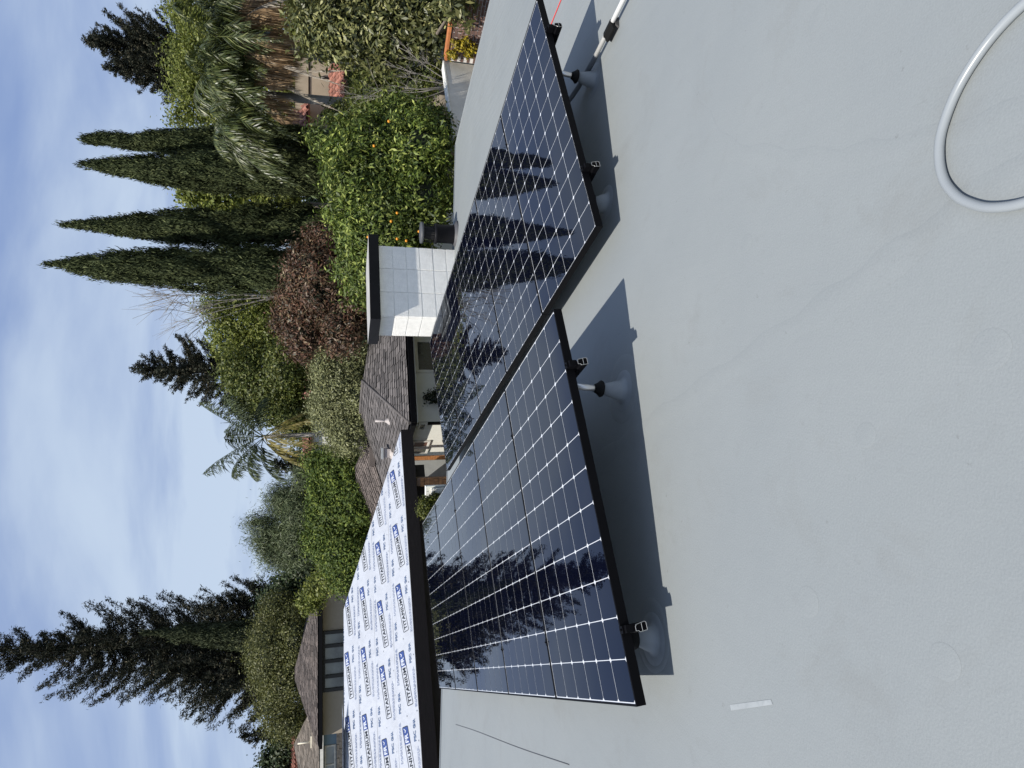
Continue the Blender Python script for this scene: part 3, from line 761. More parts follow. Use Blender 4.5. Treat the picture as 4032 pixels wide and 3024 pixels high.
Vt, Ft = text_mesh('FR', 0.135, 0.115, 0.03, 1.0); wh.add(Vt, Ft, bx+0.02, 0.045)
wh.add([(bx+0.165, 0.12), (bx+0.185, 0.10), (bx+0.20, 0.085), (bx+0.238, 0.145), (bx+0.225, 0.15), (bx+0.198, 0.112), (bx+0.178, 0.135)], [(0, 1, 2, 5, 6), (2, 3, 4, 5)])
Vt, Ft = text_mesh('GHA', 0.14, 0.082, 0.05, 0.95)
Vu, Fu = text_mesh('PSC', 0.15, 0.080, 0.035, 0.95)
for ox, oy in ((0.63, -0.115), (-0.06, 0.42)):
    mk.add(Vu, Fu, ox, oy); mk.add(Vt, Ft, ox+0.185, oy)
for ox, oy, ln in ((-0.06, -0.12, 0.57), (0.38, 0.45, 0.60)):
    for rrow in range(3):
        x = 0
        while x < ln:
            w_ = random.uniform(0.02, 0.07); fi.add([(ox+x, oy+rrow*0.026), (ox+x+w_, oy+rrow*0.026), (ox+x+w_, oy+rrow*0.026+0.013), (ox+x, oy+rrow*0.026+0.013)], [(0, 1, 2, 3)]); x += w_+random.uniform(0.006, 0.02)
SH = 0.262
WHP = mat('white_print', (0.55, 0.58, 0.63), 0.45)
starts = [(5.09, 0.152), (5.145, 0.930), (4.623, 1.707), (4.516, 2.474)]
def lay_print(nm, pr2, m_, u0, v0, row, hh, sh, stuff=False):
    V = [pa_(u0 - a, v0 + c_ + sh*a, 0.0100 + 0.004*row + hh) for a, c_ in pr2.v]
    bm = bmesh.new(); me = bpy.data.meshes.new(nm); me.from_pydata([tuple(map(float, v)) for v in V], [], pr2.f); me.update(); bm.from_mesh(me)
    clip_bm(bm, hip, NRA); nf = len(bm.faces); bm.to_mesh(me); bm.free()
    if nf: 
        o_ = link(nm, me, m_, hA)
        if stuff: tag(o_, kind='stuff')
mk1 = Print2D(); mk1.add(Vu, Fu, 0, 0); mk1.add(Vt, Ft, 0.185, 0)
allf = Print2D()
for row, (us, v0) in enumerate(starts):
    for k in range(-6, 4):
        u0 = us + 1.17*k
        if u0 < -0.3 or u0 > 8.2: continue
        lay_print('printed_lettering', bk, INK, u0, v0, row, 0.0, SH)
        lay_print('blue_badge', bl, BLUE, u0, v0, row, 0.0, SH)
        lay_print('badge_lettering', wh, WHP, u0, v0, row, 0.0018, SH)
        lay_print('small_print', mk1, MARK, u0-0.63, v0-0.03, row, 0.0, 0.03)
        lay_print('small_print', mk1, MARK, u0+0.06, v0+0.44, row, 0.0, 0.03)
        lay_print('fine_print', fi, FINE, u0, v0, row, 0.0, 0.03, True)
# fascia, soffit, beam, recessed wall
BRN = mat('dark_brown_trim', (0.024, 0.020, 0.019), 0.8, spec=0.15, var=0.15, stretch=(1, 1, 8)); BRN2 = mat('brown_beam', (0.035, 0.029, 0.026), 0.8, var=0.2)
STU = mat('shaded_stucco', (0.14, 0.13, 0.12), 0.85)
fz = np.array([0, 0, 1.0])
MB().obox(T - EA*LEN - NA*0.03 - fz*0.235, EA*(LEN+0.0), NA*0.028, fz*0.232).build('fascia_board', BRN, hA)
MB().obox(T - fz*0.23 - NA*0.03, EA*0.028, NA*(2*run+0.03), fz*0.225).build('fascia_board', BRN, hA)
MB().obox(T - EA*LEN - fz*0.20, EA*(LEN-0.05), NA*0.9, fz*0.015).build('soffit', BRN2, hA)
MB().obox(T - EA*LEN + NA*0.35 - fz*0.47, EA*(LEN-0.6), NA*0.14, fz*0.265).build('porch_beam', BRN2, hA)
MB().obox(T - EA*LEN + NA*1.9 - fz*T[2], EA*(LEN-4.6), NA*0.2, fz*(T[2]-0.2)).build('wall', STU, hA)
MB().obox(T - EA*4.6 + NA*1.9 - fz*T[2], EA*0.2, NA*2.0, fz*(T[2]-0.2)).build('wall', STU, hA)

# ================================================================== SHINGLED HOUSE BEHIND THE CHIMNEY
SHG = mat('grey_shingles', (0.098, 0.088, 0.084), 0.9, island=0.42, var=0.18, vscale=2.5, bump=0.3, bscale=90)
SHB = mat('brown_shingles', (0.105, 0.086, 0.076), 0.9, island=0.42, var=0.2, vscale=2.0, bump=0.3, bscale=90)
WHT = mat('white_stucco', (0.70, 0.69, 0.63), 0.8, bump=0.2, bscale=70, var=0.04)
FASB = mat('black_gutter', (0.004, 0.004, 0.005), 0.6, spec=0.08)
hB = empty('house'); tag(hB, 'single storey white stucco house with mottled grey shingle hip roof behind the chimney', 'house')
E2 = atz(886, 914, 3.2); E0 = E2 + W2*7.0; AP = atz(785, 822, 4.05)
AF = AP + D2*7.5; EF = E2 + D2*11.0
under = np.array([0, 0, -0.03])
MB().prism([E2+under, E0+under, AP+under], (0, 0, -0.05)).build('roof_deck', FASB, hB)
MB().prism([E2+under, AP+under, AF+under, EF+under], (0, 0, -0.05)).build('roof_deck', FASB, hB)
shingles('shingle', [E2, E0, AP], W2, SHG, hB, tab=(0.20, 0.135), thick=0.022)
shingles('shingle', [E2, AP, AF, EF], D2, SHG, hB, tab=(0.20, 0.135), thick=0.022)
MB().tube([E2+fz*0.01, AP+fz*0.02], 0.035, 6).build('hip_cap', SHG, hB)
MB().tube([AP+fz*0.02, AF+fz*0.02], 0.04, 6).build('ridge_cap', SHG, hB)
# far wing of it, seen over the ridge
_np2 = np.cross(AP-E2, EF-E2); _np2 = _np2/np.linalg.norm(_np2)
V1, V2 = onplane(E2, _np2, 795, 952), onplane(E2, _np2, 845, 1100)
T1 = at(768, 1008, V1[1]+1.6)
P3 = [T1, V1 + fz*0.03, V2 + fz*0.03, at(815, 1165, V2[1]+2.0), at(773, 1040, V1[1]+2.0)]
pn = np.cross(P3[1]-P3[0], P3[2]-P3[0]); pn /= np.linalg.norm(pn); pn = pn if pn[2] > 0 else -pn
P3 = [p - pn*np.dot(p-P3[0], pn) for p in P3]
MB().prism([p-pn*0.03 for p in P3], -pn*0.06).build('roof_deck', FASB, hB)
shingles('shingle', P3, P3[2]-P3[1], SHB, hB, tab=(0.22, 0.15), thick=0.025, jit=0.4)
# gutters / fascia
MB().obox(E2 - D2*0.06 - fz*0.13, W2*7, D2*0.06, fz*0.11).build('gutter', FASB, hB)
MB().obox(E2 - W2*0.06 - fz*0.13, D2*9, W2*0.06, fz*0.11).build('gutter', FASB, hB)
wo_ = E2 + D2*0.55 + W2*0.20; zt = 3.02
MB().obox(wo_ - fz*3.2, W2*6, D2*0.2, fz*(zt)).build('wall', WHT, hB)
MB().obox(wo_ - fz*3.2 + D2*0.201, D2*8, W2*0.2, fz*(zt)).build('wall', WHT, hB)
MB().obox(E2 + W2*0.02 + D2*0.02 - fz*0.18, W2*6, D2*0.6, fz*0.02).build('soffit', WHT, hB)
# front window right of the wall, plant, side windows and door
DGL = mat('dark_window_glass', (0.02, 0.024, 0.028), 0.06, var=0.1, spec=0.8)
def wallpt(x, y): return onplane(wo_, D2, x, y)
def rect_on(o, ex, n_out, x_a, y_a, x_b, y_b, plane_fn):
    p, q = plane_fn(x_a, y_a), plane_fn(x_b, y_b)
    u0, u1 = sorted(((p-o) @ ex, (q-o) @ ex)); z0_, z1_ = sorted((p[2], q[2])); return u0, u1, z0_, z1_
def window(parent, o, ex, nout, u0, u1, z0, z1, frm, glass, ft=0.05, mull=(), hmull=(), depth=0.04):
    """frame + panes on a wall face through o along ex, nout towards the viewer"""
    base = np.array([o[0], o[1], 0.0])
    w_ = empty('window'); w_.parent = parent
    f = MB()
    P_ = lambda u, z, h: base + ex*u + nout*h + fz*z
    f.obox(P_(u0, z0, 0.002), ex*(u1-u0), nout*depth, fz*ft).obox(P_(u0, z1-ft, 0.002), ex*(u1-u0), nout*depth, fz*ft)
    f.obox(P_(u0, z0+ft, 0.002), ex*ft, nout*depth, fz*(z1-z0-2*ft)).obox(P_(u1-ft, z0+ft, 0.002), ex*ft, nout*depth, fz*(z1-z0-2*ft))
    us = [u0+ft] + [u0+(u1-u0)*k for k in mull] + [u1-ft]
    for k in us[1:-1]: f.obox(P_(k-ft/2, z0+ft, 0.003), ex*ft, nout*(depth-0.004), fz*(z1-z0-2*ft))
    f.build('frame', frm, w_)
    for k in range(len(us)-1):
        a = us[k] + (ft/2 if k else 0); b = us[k+1] - (ft/2 if k < len(us)-2 else 0)
        MB().obox(P_(a, z0+ft, 0.0035), ex*(b-a), nout*0.012, fz*(z1-z0-2*ft)).build('pane', glass, w_)
    return w_
WHF = mat('white_window_frame', (0.62, 0.60, 0.55), 0.6)
u0, u1, z0_, z1_ = rect_on(wo_, W2, -D2, 898, 806, 945, 735, wallpt)
window(hB, wo_, W2, -D2, u0, u1, 1.35, z1_, WHF, DGL, 0.07)
# leafy wall plant
pl = empty('climbing_plant', loc=wallpt(935, 862)); tag(pl, 'small dark leafy plant against the shaded white wall behind the panels', 'plant')
c0 = wallpt(936, 862) - D2*0.15
crown('foliage', [(c0-fz*0.05, np.array([0.16, 0.12, 0.30]))], 60, 12, 0.07, 0.07, 0.035, leafmat('dark_plant', (0.015, 0.022, 0.012), (0.03, 0.045, 0.02)), pl)
MB().tube([c0-fz*2.0, c0], 0.02, 6).build('stem', BARK, pl)
for ch in pl.children: ch.matrix_parent_inverse = Matrix.Translation(pl.location).inverted()
# side wall windows/doors facing left (sunlit wall with eave shadow)
def sidept(x, y): return onplane(wo_, W2, x, y)
sdo = wo_
GLG = mat('green_grey_glass', (0.06, 0.065, 0.05), 0.15, spec=0.6); RBR = mat('red_brown_door', (0.10, 0.045, 0.03), 0.5)
for (ya, yb, xa, xb, gm, fm) in ((912, 925, 899, 919, GLG, WHF), (951, 963, 890, 925, RBR, WHF), (966, 977, 890, 922, DGL, WHF)):
    u0, u1, z0_, z1_ = rect_on(sdo, D2, -W2, xa, ya, xb, yb, sidept)
    if u1-u0 < 0.1: continue
    window(hB, sdo, D2, -W2, u0, u1, z0_, min(z1_, 2.95), fm, gm, 0.05)
MB().obox(wo_ - W2*0.04 - D2*0.02 - fz*3.2, W2*0.06, D2*0.06, fz*3.05).build('downspout', FASB, hB)
# roof vents
VENTM = mat('vent_paint', (0.42, 0.38, 0.36), 0.6)
def slope_pt(o, nn, x, y): return onplane(o, nn, x, y)
nP2 = np.cross(AP-E2, EF-E2); nP2 /= np.linalg.norm(nP2); nP2 = nP2 if nP2[2] > 0 else -nP2
q = slope_pt(E2, nP2, 840, 909)
e = empty('plumbing_vent', loc=q); tag(e, 'slim pale plumbing vent pipe with flared base on the grey shingle roof', 'vent')
MB().tube([(0, 0, -0.05), (0, 0, 0.33)], 0.03, 10).build('pipe', VENTM, e); MB().lathe((0, 0, 0), [(0.11, -0.04), (0.10, 0.0), (0.045, 0.07), (0.035, 0.10)], 16).build('flashing', VENTM, e)
q = slope_pt(E2, nP2, 846, 978)
e = empty('roof_vent', loc=q); tag(e, 'square pale metal roof vent with hood on the grey shingle roof near the printed roof', 'vent')
MB().box((-0.11, -0.11, -0.1), (0.11, 0.11, 0.22)).build('stack', VENTM, e); MB().lathe((0, 0, 0), [(0.22, -0.05), (0.12, 0.06)], 20).build('flashing', VENTM, e)
MB().prism([(-0.15, -0.15, 0.22), (0.15, -0.15, 0.22), (0.15, 0.15, 0.22), (-0.15, 0.15, 0.22)], (0, 0, 0.05)).build('hood', CUT, e)
q = slope_pt(P3[0], pn, 806, 985); e = empty('roof_vent', loc=q); tag(e, 'low dark hooded vent on the brown mottled far roof slope', 'vent')
MB().box((-0.3, -0.15, -0.05), (0.3, 0.15, 0.12)).build('hood', SHB, e)

# ---- porch between the houses: wood posts, shaded wall, stone column, utility wall
ORG = mat('orange_wood', (0.42, 0.17, 0.055), 0.6, var=0.3, vscale=10, stretch=(1, 1, 5), bump=0.2)
def column(name, label, cat, x, ya, yb, d, ztop, m, group=None, depth=0.2):
    a, b = at(x, ya, d), at(x, yb, d); a, b = (a, b) if a[0] < b[0] else (b, a)
    o_ = MB().box((a[0], d, 0), (b[0], d+depth, ztop)).build(name, m); return tag(o_, label, cat, group)
column('timber_post', 'square orange stained timber post next to the sunlit white wall', 'post', 930, 985.5, 993.5, 15.6, 3.25, ORG)
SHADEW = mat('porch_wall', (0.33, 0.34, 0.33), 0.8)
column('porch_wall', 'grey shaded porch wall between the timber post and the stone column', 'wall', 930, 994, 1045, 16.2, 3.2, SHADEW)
STONE = mat('orange_stone', (0.50, 0.24, 0.10), 0.85, var=0.3, vscale=14, island=0.4)
sc = empty('stone_column', loc=(0, 0, 0)); tag(sc, 'rough orange stone column holding up the porch beside the white utility wall', 'column')
dcol = 12.6; a, b = at(930, 1031, dcol), at(930, 1050, dcol); xa, xb = min(a[0], b[0]), max(a[0], b[0])
MB().box((xa+0.01, dcol+0.01, 0), (xb-0.01, dcol+0.2, 3.2)).build('core', mat('mortar', (0.25, 0.17, 0.12), 0.9), sc)
z = 1.6
while z < 3.18:
    h_ = random.uniform(0.05, 0.10); x = xa
    while x < xb-0.02:
        w_ = min(random.uniform(0.06, 0.14), xb-x)
        if z+h_ < 3.2: MB().box((x+0.004, dcol-random.uniform(0.0, 0.02), z), (x+w_-0.004, dcol+0.015, z+h_-0.008)).build('stone', STONE, sc, bevel=0.003)
        x += w_
    z += h_
ut = empty('utility_wall'); tag(ut, 'sunlit white utility wall with a round meter and conduit beyond the panels', 'wall')
du = 11.45; a, b = at(930, 1050.5, du), at(930, 1120, du); xa, xb = min(a[0], b[0]), max(a[0], b[0])
MB().box((xa, du, 0), (xb, du+0.15, 3.17)).build('wall', WHT, ut)
mx_ = at(935, 1066, du)[0]
GBX = mat('meter_box', (0.40, 0.42, 0.38), 0.5)
MB().box((mx_-0.10, du-0.10, 2.75), (mx_+0.11, du-0.001, 3.08)).build('meter_box', WHT, ut, bevel=0.01)
MB().lathe((mx_, du-0.10, 2.93), [(0.055, 0), (0.055, 0.04), (0.04, 0.055), (0, 0.06)], 20, axis=(0, -1, 0)).build('meter_dial', GBX, ut)
MB().tube([(mx_+0.13, du-0.03, 2.2), (mx_+0.13, du-0.03, 3.15)], 0.02, 8).build('conduit', GBX, ut)
sh = empty('potted_shrub'); tag(sh, 'small yellow green shrub by the white utility wall under the printed roof eave', 'shrub')
bs = [blob(925, 1097, 20, 17, 11.2), blob(945, 1090, 20, 16, 11.2)]
crown('foliage', bs, 240, 12, 0.05, 0.06, 0.03, leafmat('yellow_green_shrub', (0.05, 0.07, 0.01), (0.16, 0.17, 0.03)), sh, core=DARKCORE)
MB().tube([(bs[0][0][0], 11.2, 0), tuple(bs[0][0])], 0.03, 6).build('stem', BARK, sh)

# ================================================================== TWO STOREY HOUSE LEFT
TAN = mat('tan_stucco', (0.36, 0.31, 0.25), 0.85, var=0.04, bump=0.15, bscale=60)
BLKF = mat('black_window_frame', (0.008, 0.008, 0.009), 0.4)
hC = empty('house'); tag(hC, 'two storey tan stucco house with brown hip roof and four pane black window', 'house')
dC = 31.0
ea, eb = at(687, 1259, dC), at(687, 1615, dC); ze = ea[2]; XL, XR = eb[0], ea[0]; dep = 8.0
r0 = at(637, 1447, dC+3.4); r1 = at(637, 1473, dC+3.4); zr = r0[2]
eL, eR = np.array([XL, dC, ze]), np.array([XR, dC, ze]); fL, fR = eL + (0, dep, 0), eR + (0, dep, 0)
RA, RB = np.array([r1[0], dC+3.6, zr]), np.array([r0[0], dC+3.6, zr])
for pp, ed in (([eL, eR, RB, RA], (1, 0, 0)), ([eR, fR, RB], (0, 1, 0)), ([fL, eL, RA], (0, 1, 0)), ([fR, fL, RA, RB], (1, 0, 0))):
    MB().prism([np.array(p)-fz*0.03 for p in pp], (0, 0, -0.05)).build('roof_deck', FASB, hC)
for pp, ed in (([eL, eR, RB, RA], (1, 0, 0)),):
    shingles('shingle', pp, ed, SHB, hC, tab=(0.26, 0.17), thick=0.03)
MB().obox(eL - np.array([0.05, 0.08, 0.20]), (XR-XL+0.1, 0, 0), (0, 0.08, 0), (0, 0, 0.17)).build('gutter', FASB, hC)
MB().obox(eL - np.array([0.0, 0.0, 0.20]), (XR-XL, 0, 0), (0, 0.7, 0), (0, 0, 0.02)).build('soffit', BRN, hC)
wl_, wr_ = at(715, 1586, dC+0.7)[0], at(715, 1283, dC+0.7)[0]
MB().box((wl_, dC+0.7, 0), (wr_, dC+dep-0.7, ze-0.19)).build('wall', TAN, hC)
wz1 = at(695, 1420, dC+0.7)[2]; wx0, wx1 = at(720, 1492, dC+0.7)[0], at(720, 1361, dC+0.7)[0]
GLC = mat('curtained_glass', (0.24, 0.26, 0.26), 0.12, var=0.5, vscale=0.9, spec=0.6)
window(hC, (0, dC+0.7, 0), np.array([1.0, 0, 0]), np.array([0, -1.0, 0]), wx0, wx1, wz1-1.9, wz1, BLKF, GLC, 0.16, mull=(0.25, 0.5, 0.75), depth=0.08)

# ---- blue siding house further left
hD = empty('house'); tag(hD, 'blue sided house with tan shingle roof and stone veneer at the left frame edge', 'house')
dD = 35.0
BLS = mat('blue_siding', (0.17, 0.25, 0.32), 0.7, var=0.08, stretch=(8, 1, 1)); SHT = mat('tan_shingles', (0.16, 0.135, 0.11), 0.9, island=0.35, var=0.15, vscale=2, bump=0.3, bscale=60)
zeD = at(690, 1640, dD)[2]; xa, xb = at(690, 1760, dD)[0], at(690, 1560, dD)[0]
rp0 = at(635, 1609, dD+5)
pp = [np.array([xa, dD, zeD]), np.array([xb+1.5, dD, zeD]), at(656, 1568, dD+3.2), rp0, at(650, 1669, dD+3.8)]
nD = np.cross(pp[1]-pp[0], pp[3]-pp[0]); nD /= np.linalg.norm(nD); nD = nD if nD[2] > 0 else -nD
pp = [p - nD*np.dot(p-pp[0], nD) for p in pp]
MB().prism([p-nD*0.03 for p in pp], -nD*0.08).build('roof_deck', FASB, hD)
shingles('shingle', pp, (1, 0, 0), SHT, hD, tab=(0.36, 0.22), thick=0.03)
MB().box((xa, dD-0.1, zeD-0.2), (xb+0.6, dD, zeD-0.03)).build('gutter', WHF, hD)
MB().box((xa, dD+0.5, 0), (xb+0.3, dD+0.7, zeD-0.02)).build('wall', BLS, hD)
q0 = at(701, 1645, dD+0.5); q1 = at(725, 1607, dD+0.5)
window(hD, (0, dD+0.5, 0), np.array([1.0, 0, 0]), np.array([0, -1.0, 0]), q0[0]-0.9, q1[0], q1[2], q0[2], WHF, GLC, 0.08, mull=(0.4,), depth=0.06)
zs_ = at(726, 1640, dD+0.5)[2]; SV = mat('stone_veneer', (0.30, 0.25, 0.20), 0.9, island=0.4, var=0.2)
x = xa
zq = zs_-0.9
while zq < zs_-0.02:
    hh_ = random.uniform(0.14, 0.22); x = at(720, 1700, dD)[0]
    while x < xb+0.2:
        w_ = random.uniform(0.25, 0.5)
        MB().box((x+0.01, dD+0.42-random.uniform(0, 0.04), zq), (x+w_-0.01, dD+0.495, min(zq+hh_-0.012, zs_-0.02))).build('stone', SV, hD); x += w_
    zq += hh_
e = empty('plumbing_vent', loc=onplane(pp[0], nD, 674, 1602)); tag(e, 'thin cream vent pipe with flashing on the tan shingle roof at the left edge', 'vent')
CRM = mat('cream_paint', (0.72, 0.66, 0.52), 0.6)
MB().tube([(0, 0, -0.05), (0, 0, 0.75)], 0.045, 8).build('pipe', CRM, e); MB().box((-0.32, -0.05, -0.03), (0.32, 0.02, 0.09)).build('flashing', CRM, e)

# ---- red tile house fragment behind it
TIL = mat('terracotta_tile', (0.25, 0.105, 0.075), 0.8, island=0.35, var=0.25, vscale=5)
def tile_roof(name, pts, edir, parent, pitch_=0.22):
    """barrel tile roof over a planar polygon: rows of half round tiles, stuff"""
    P_ = [np.array(p, float) for p in pts]; ed = np.array(edir, float); ed /= np.linalg.norm(ed)
    nn = np.cross(P_[1]-P_[0], P_[2]-P_[0]); nn /= np.linalg.norm(nn); nn = nn if nn[2] > 0 else -nn
    ud = np.cross(nn, ed); ud = ud if ud[2] > 0 else -ud
    U = [(p-P_[0]) @ ed for p in P_]; V = [(p-P_[0]) @ ud for p in P_]; b = MB(); tl = 0.38
    u = min(U)
    while u < max(U):
        v = min(V)
        while v < max(V):
            vs = []
            jx, jh = random.uniform(-0.01, 0.01), random.uniform(0, 0.012)
            for vv, hh in ((v-0.02, 0.02), (v+tl, 0.0)):
                for j in range(5):
                    th = math.pi*j/4; vs.append(P_[0] + ed*(u+jx+pitch_*0.5*(1-0.86*math.cos(th))) + ud*vv + nn*(hh+jh+pitch_*0.36*math.sin(th)))
            b.poly(vs, [(j, j+1, 6+j, 5+j) for j in range(4)] + [(4, 3, 2, 1, 0)]); v += tl
        u += pitch_
    me = b.mesh(name); bm = bmesh.new(); bm.from_mesh(me); clip_bm(bm, P_, nn); bm.to_mesh(me); bm.free()
    MB().prism([p - nn*0.02 for p in P_], -nn*0.06).build('roof_deck', TIL, parent)
    return tag(link(name, me, TIL, parent), kind='stuff')
hE = empty('house'); tag(hE, 'far house with dull red tile roof showing behind the tan roof at the left edge', 'house')
dE = 46.0; q0, q1 = at(640, 1700, dE), at(640, 1596, dE); zt_ = at(622, 1640, dE)[2]
tile_roof('roof_tile', [(q0[0], dE, q0[2]), (q1[0], dE, q0[2]), (q1[0]-0.5, dE+2.5, zt_+0.1), (q0[0], dE+2.5, zt_+0.1)], (1, 0, 0), hE, 0.3)
MB().box((q0[0], dE+0.4, 0), (q1[0]-0.4, dE+3, q0[2]-0.06)).build('wall', BLS, hE)

# ---- far house with tile roof strip across the middle distance
hF = empty('house'); tag(hF, 'distant cream house with long low terracotta roof behind the garden trees', 'house')
dF = 44.0; q0, q1 = at(670, 1070, dF), at(670, 795, dF); zt_ = at(659, 900, dF)[2]
tile_roof('roof_tile', [(q0[0], dF, q0[2]), (q1[0], dF, q0[2]), (q1[0]-1, dF+1.6, zt_+0.15), (q0[0]+1, dF+1.6, zt_+0.15)], (1, 0, 0), hF, 0.3)
MB().box((q0[0]+0.3, dF+0.3, 0), (q1[0]-0.3, dF+3, q0[2]-0.06)).build('wall', WHT, hF)
q = at(656, 1020, dF+1.2); MB().box((q[0]-0.35, dF+1.2, q[2]-0.8), (q[0]+0.35, dF+1.8, q[2])).build('chimney', WHT, hF)

# ---- stucco house with tile roofs on the right
CRS = mat('cream_stucco', (0.40, 0.33, 0.24), 0.85, bump=0.3, bscale=40, var=0.1, vscale=2)
hG = empty('house'); tag(hG, 'cream stucco house with red barrel tile roofs seen under the right hand palms', 'house')
dG = 26.0
q0, q1, q2 = at(665, 285, dG), at(665, 222, dG), at(632, 222, dG+1.5)
tile_roof('roof_tile', [(q0[0], dG, q0[2]), (q1[0], dG, q1[2]), (q1[0]+0.1, dG+1.6, q2[2]+0.1), (q0[0]+0.3, dG+1.6, q2[2]+0.1)], (1, 0, 0), hG)
w0, w1 = at(700, 268, dG+0.5), at(700, 90, dG+0.5)
MB().box((w0[0], dG+0.5, 0), (w1[0], dG+6, q0[2]-0.05)).build('wall', CRS, hG)
q3 = at(640, 200, dG+0.9); MB().box((at(640, 224, dG)[0]+0.02, dG+0.45, q0[2]), (w1[0], dG+5.5, at(636, 200, dG)[2])).build('upper_wall', CRS, hG)
for (ya, yb, xa, xb) in ((262, 247, 692, 716), (176, 166, 690, 728), (140, 128, 690, 728)):
    a, b = at(xb, ya, dG+0.5), at(xa, yb, dG+0.5)
    window(hG, (0, dG+0.45, 0), np.array([1.0, 0, 0]), np.array([0, -1.0, 0]), min(a[0], b[0]), max(a[0], b[0]), a[2], b[2], BRN, DGL, 0.06)
q0, q1 = at(748, 225, dG-1.5), at(748, 100, dG-1.5); zt_ = at(728, 180, dG)[2]
tile_roof('roof_tile', [(q0[0], dG-1.5, q0[2]), (q1[0], dG-1.5, q1[2]), (q1[0], dG+0.4, zt_+0.25), (q0[0], dG+0.4, zt_+0.25)], (1, 0, 0), hG)

# ================================================================== STUCCO AND BRICK GARDEN WALLS (right)
C0 = np.array([7.30, 14.20, 0]); SW = np.array([5.45, 13.10, 0]); ztw = 2.42
dS = (SW-C0)/np.linalg.norm(SW-C0); nS = np.array([-dS[1], dS[0], 0]); nS = nS if nS[1] < 0 else -nS
STW = mat('pale_stucco', (0.74, 0.70, 0.62), 0.85, var=0.08, vscale=3, bump=0.35, bscale=60, dirt=(0.52, 0.49, 0.42), dscale=2.5, damt=0.5)
sw = empty('stucco_wall'); tag(sw, 'low pale stucco garden wall with chipped white top just beyond the roof edge', 'wall')
MB().obox(C0 - nS*0.2, dS*2.6, nS*0.2, fz*(ztw-0.04)).build('wall', STW, sw)
MB().obox(C0 - nS*0.215 + fz*(ztw-0.038), dS*2.6, nS*0.23, fz*0.04).build('coping', WHT, sw, bevel=0.008)
BD = np.array([0.58, -0.8146, 0]); nB = np.array([-0.8146, -0.58, 0]); nB = nB/np.linalg.norm(nB)
bw = empty('brick_wall'); tag(bw, 'dark red brick wall with white mortar and rusty orange cap behind the fruit tree', 'wall')
MRT = mat('white_mortar', (0.66, 0.63, 0.60), 0.9, bump=0.3); BRK = mat('red_brown_brick', (0.17, 0.10, 0.082), 0.85, var=0.25, vscale=9, bump=0.4, bscale=60)
def brickmat():
    m = BRK; n, l = nodes_of(m); b = n['Principled BSDF']; oi = n.new('ShaderNodeObjectInfo'); mr = n.new('ShaderNodeMapRange')
    mr.inputs['To Min'].default_value = 0.6; mr.inputs['To Max'].default_value = 1.4; l.new(oi.outputs['Random'], mr.inputs['Value'])
    src = b.inputs['Base Color'].links[0].from_socket; v = n.new('ShaderNodeVectorMath'); v.operation = 'SCALE'
    l.new(src, v.inputs[0]); l.new(mr.outputs[0], v.inputs['Scale']); l.new(v.outputs[0], b.inputs['Base Color'])
brickmat()
B0 = C0 + nS*0.02
MB().obox(B0 - nB*0.22, BD*4.2, nB*0.20, fz*(ztw-0.10)).build('mortar', MRT, bw)
br_me = MB().box((0.006, 0, 0), (0.204, 0.03, 0.060)).mesh('brick'); br_me.materials.append(BRK)
BRX = Matrix([[BD[0], -nB[0], 0, 0], [BD[1], -nB[1], 0, 0], [0, 0, 1, 0], [0, 0, 0, 1]])
cnt = 0
for row in range(26):
    z = ztw-0.10-0.072*(row+1)+0.006
    for k in range(11):
        if cnt >= 286: break
        q = link('brick', br_me, None, bw); p = B0 + BD*(k*0.21 + (0.105 if row % 2 else 0)+0.0) - nB*0.012
        q.matrix_world = Matrix.Translation(Vector((p[0], p[1], z))) @ BRX; cnt += 1
rest = MB()
for row in range(26):
    z = ztw-0.10-0.072*(row+1)+0.006
    for k in range(11, 20):
        p = B0 + BD*(k*0.21 + (0.105 if row % 2 else 0)) - nB*0.012
        rest.obox(p + fz*z + BD*0.006, BD*0.198, -nB*0.03, fz*0.060)
tag(rest.build('brick_remainder', BRK, bw), kind='stuff')
MB().obox(B0 - nB*0.23 + fz*(ztw-0.095), BD*4.2, nB*0.24, fz*0.055).build('cap', mat('rusty_cap', (0.42, 0.15, 0.05), 0.7, var=0.25, vscale=8), bw)

# ================================================================== TREES
def treetop(name, label, cat, group=None): 
    e = empty(name); return tag(e, label, cat, group)
OR1 = leafmat('citrus_leaf', (0.030, 0.052, 0.010), (0.12, 0.165, 0.026), (0.36, 0.40, 0.10), rough=0.55, trans=0.2, spec=0.35)
LQ = leafmat('loquat_leaf', (0.050, 0.062, 0.018), (0.14, 0.145, 0.045), (0.36, 0.35, 0.14), rough=0.45, trans=0.2, spec=0.5)
CU = leafmat('copper_leaf', (0.035, 0.036, 0.018), (0.130, 0.058, 0.034), (0.22, 0.17, 0.09), trans=0.2)
OL = leafmat('olive_leaf', (0.09, 0.10, 0.04), (0.22, 0.23, 0.10), (0.36, 0.36, 0.18), trans=0.2)
LR = leafmat('laurel_leaf', (0.035, 0.062, 0.012), (0.10, 0.14, 0.025), (0.23, 0.27, 0.05), rough=0.6, trans=0.2, spec=0.25)
SPR = leafmat('spring_leaf', (0.085, 0.110, 0.022), (0.20, 0.23, 0.048), (0.33, 0.34, 0.09), trans=0.4)
SP2 = leafmat('mixed_green_leaf', (0.045, 0.065, 0.015), (0.13, 0.155, 0.035), (0.22, 0.225, 0.06), trans=0.3)
CYP = leafmat('cypress_spray', (0.026, 0.035, 0.015), (0.060, 0.074, 0.030), (0.110, 0.125, 0.052), rough=0.7, trans=0.08, spec=0.1)
CON = leafmat('conifer_needles', (0.016, 0.021, 0.016), (0.042, 0.046, 0.032), (0.13, 0.115, 0.08), rough=0.7, trans=0.08, spec=0.1)
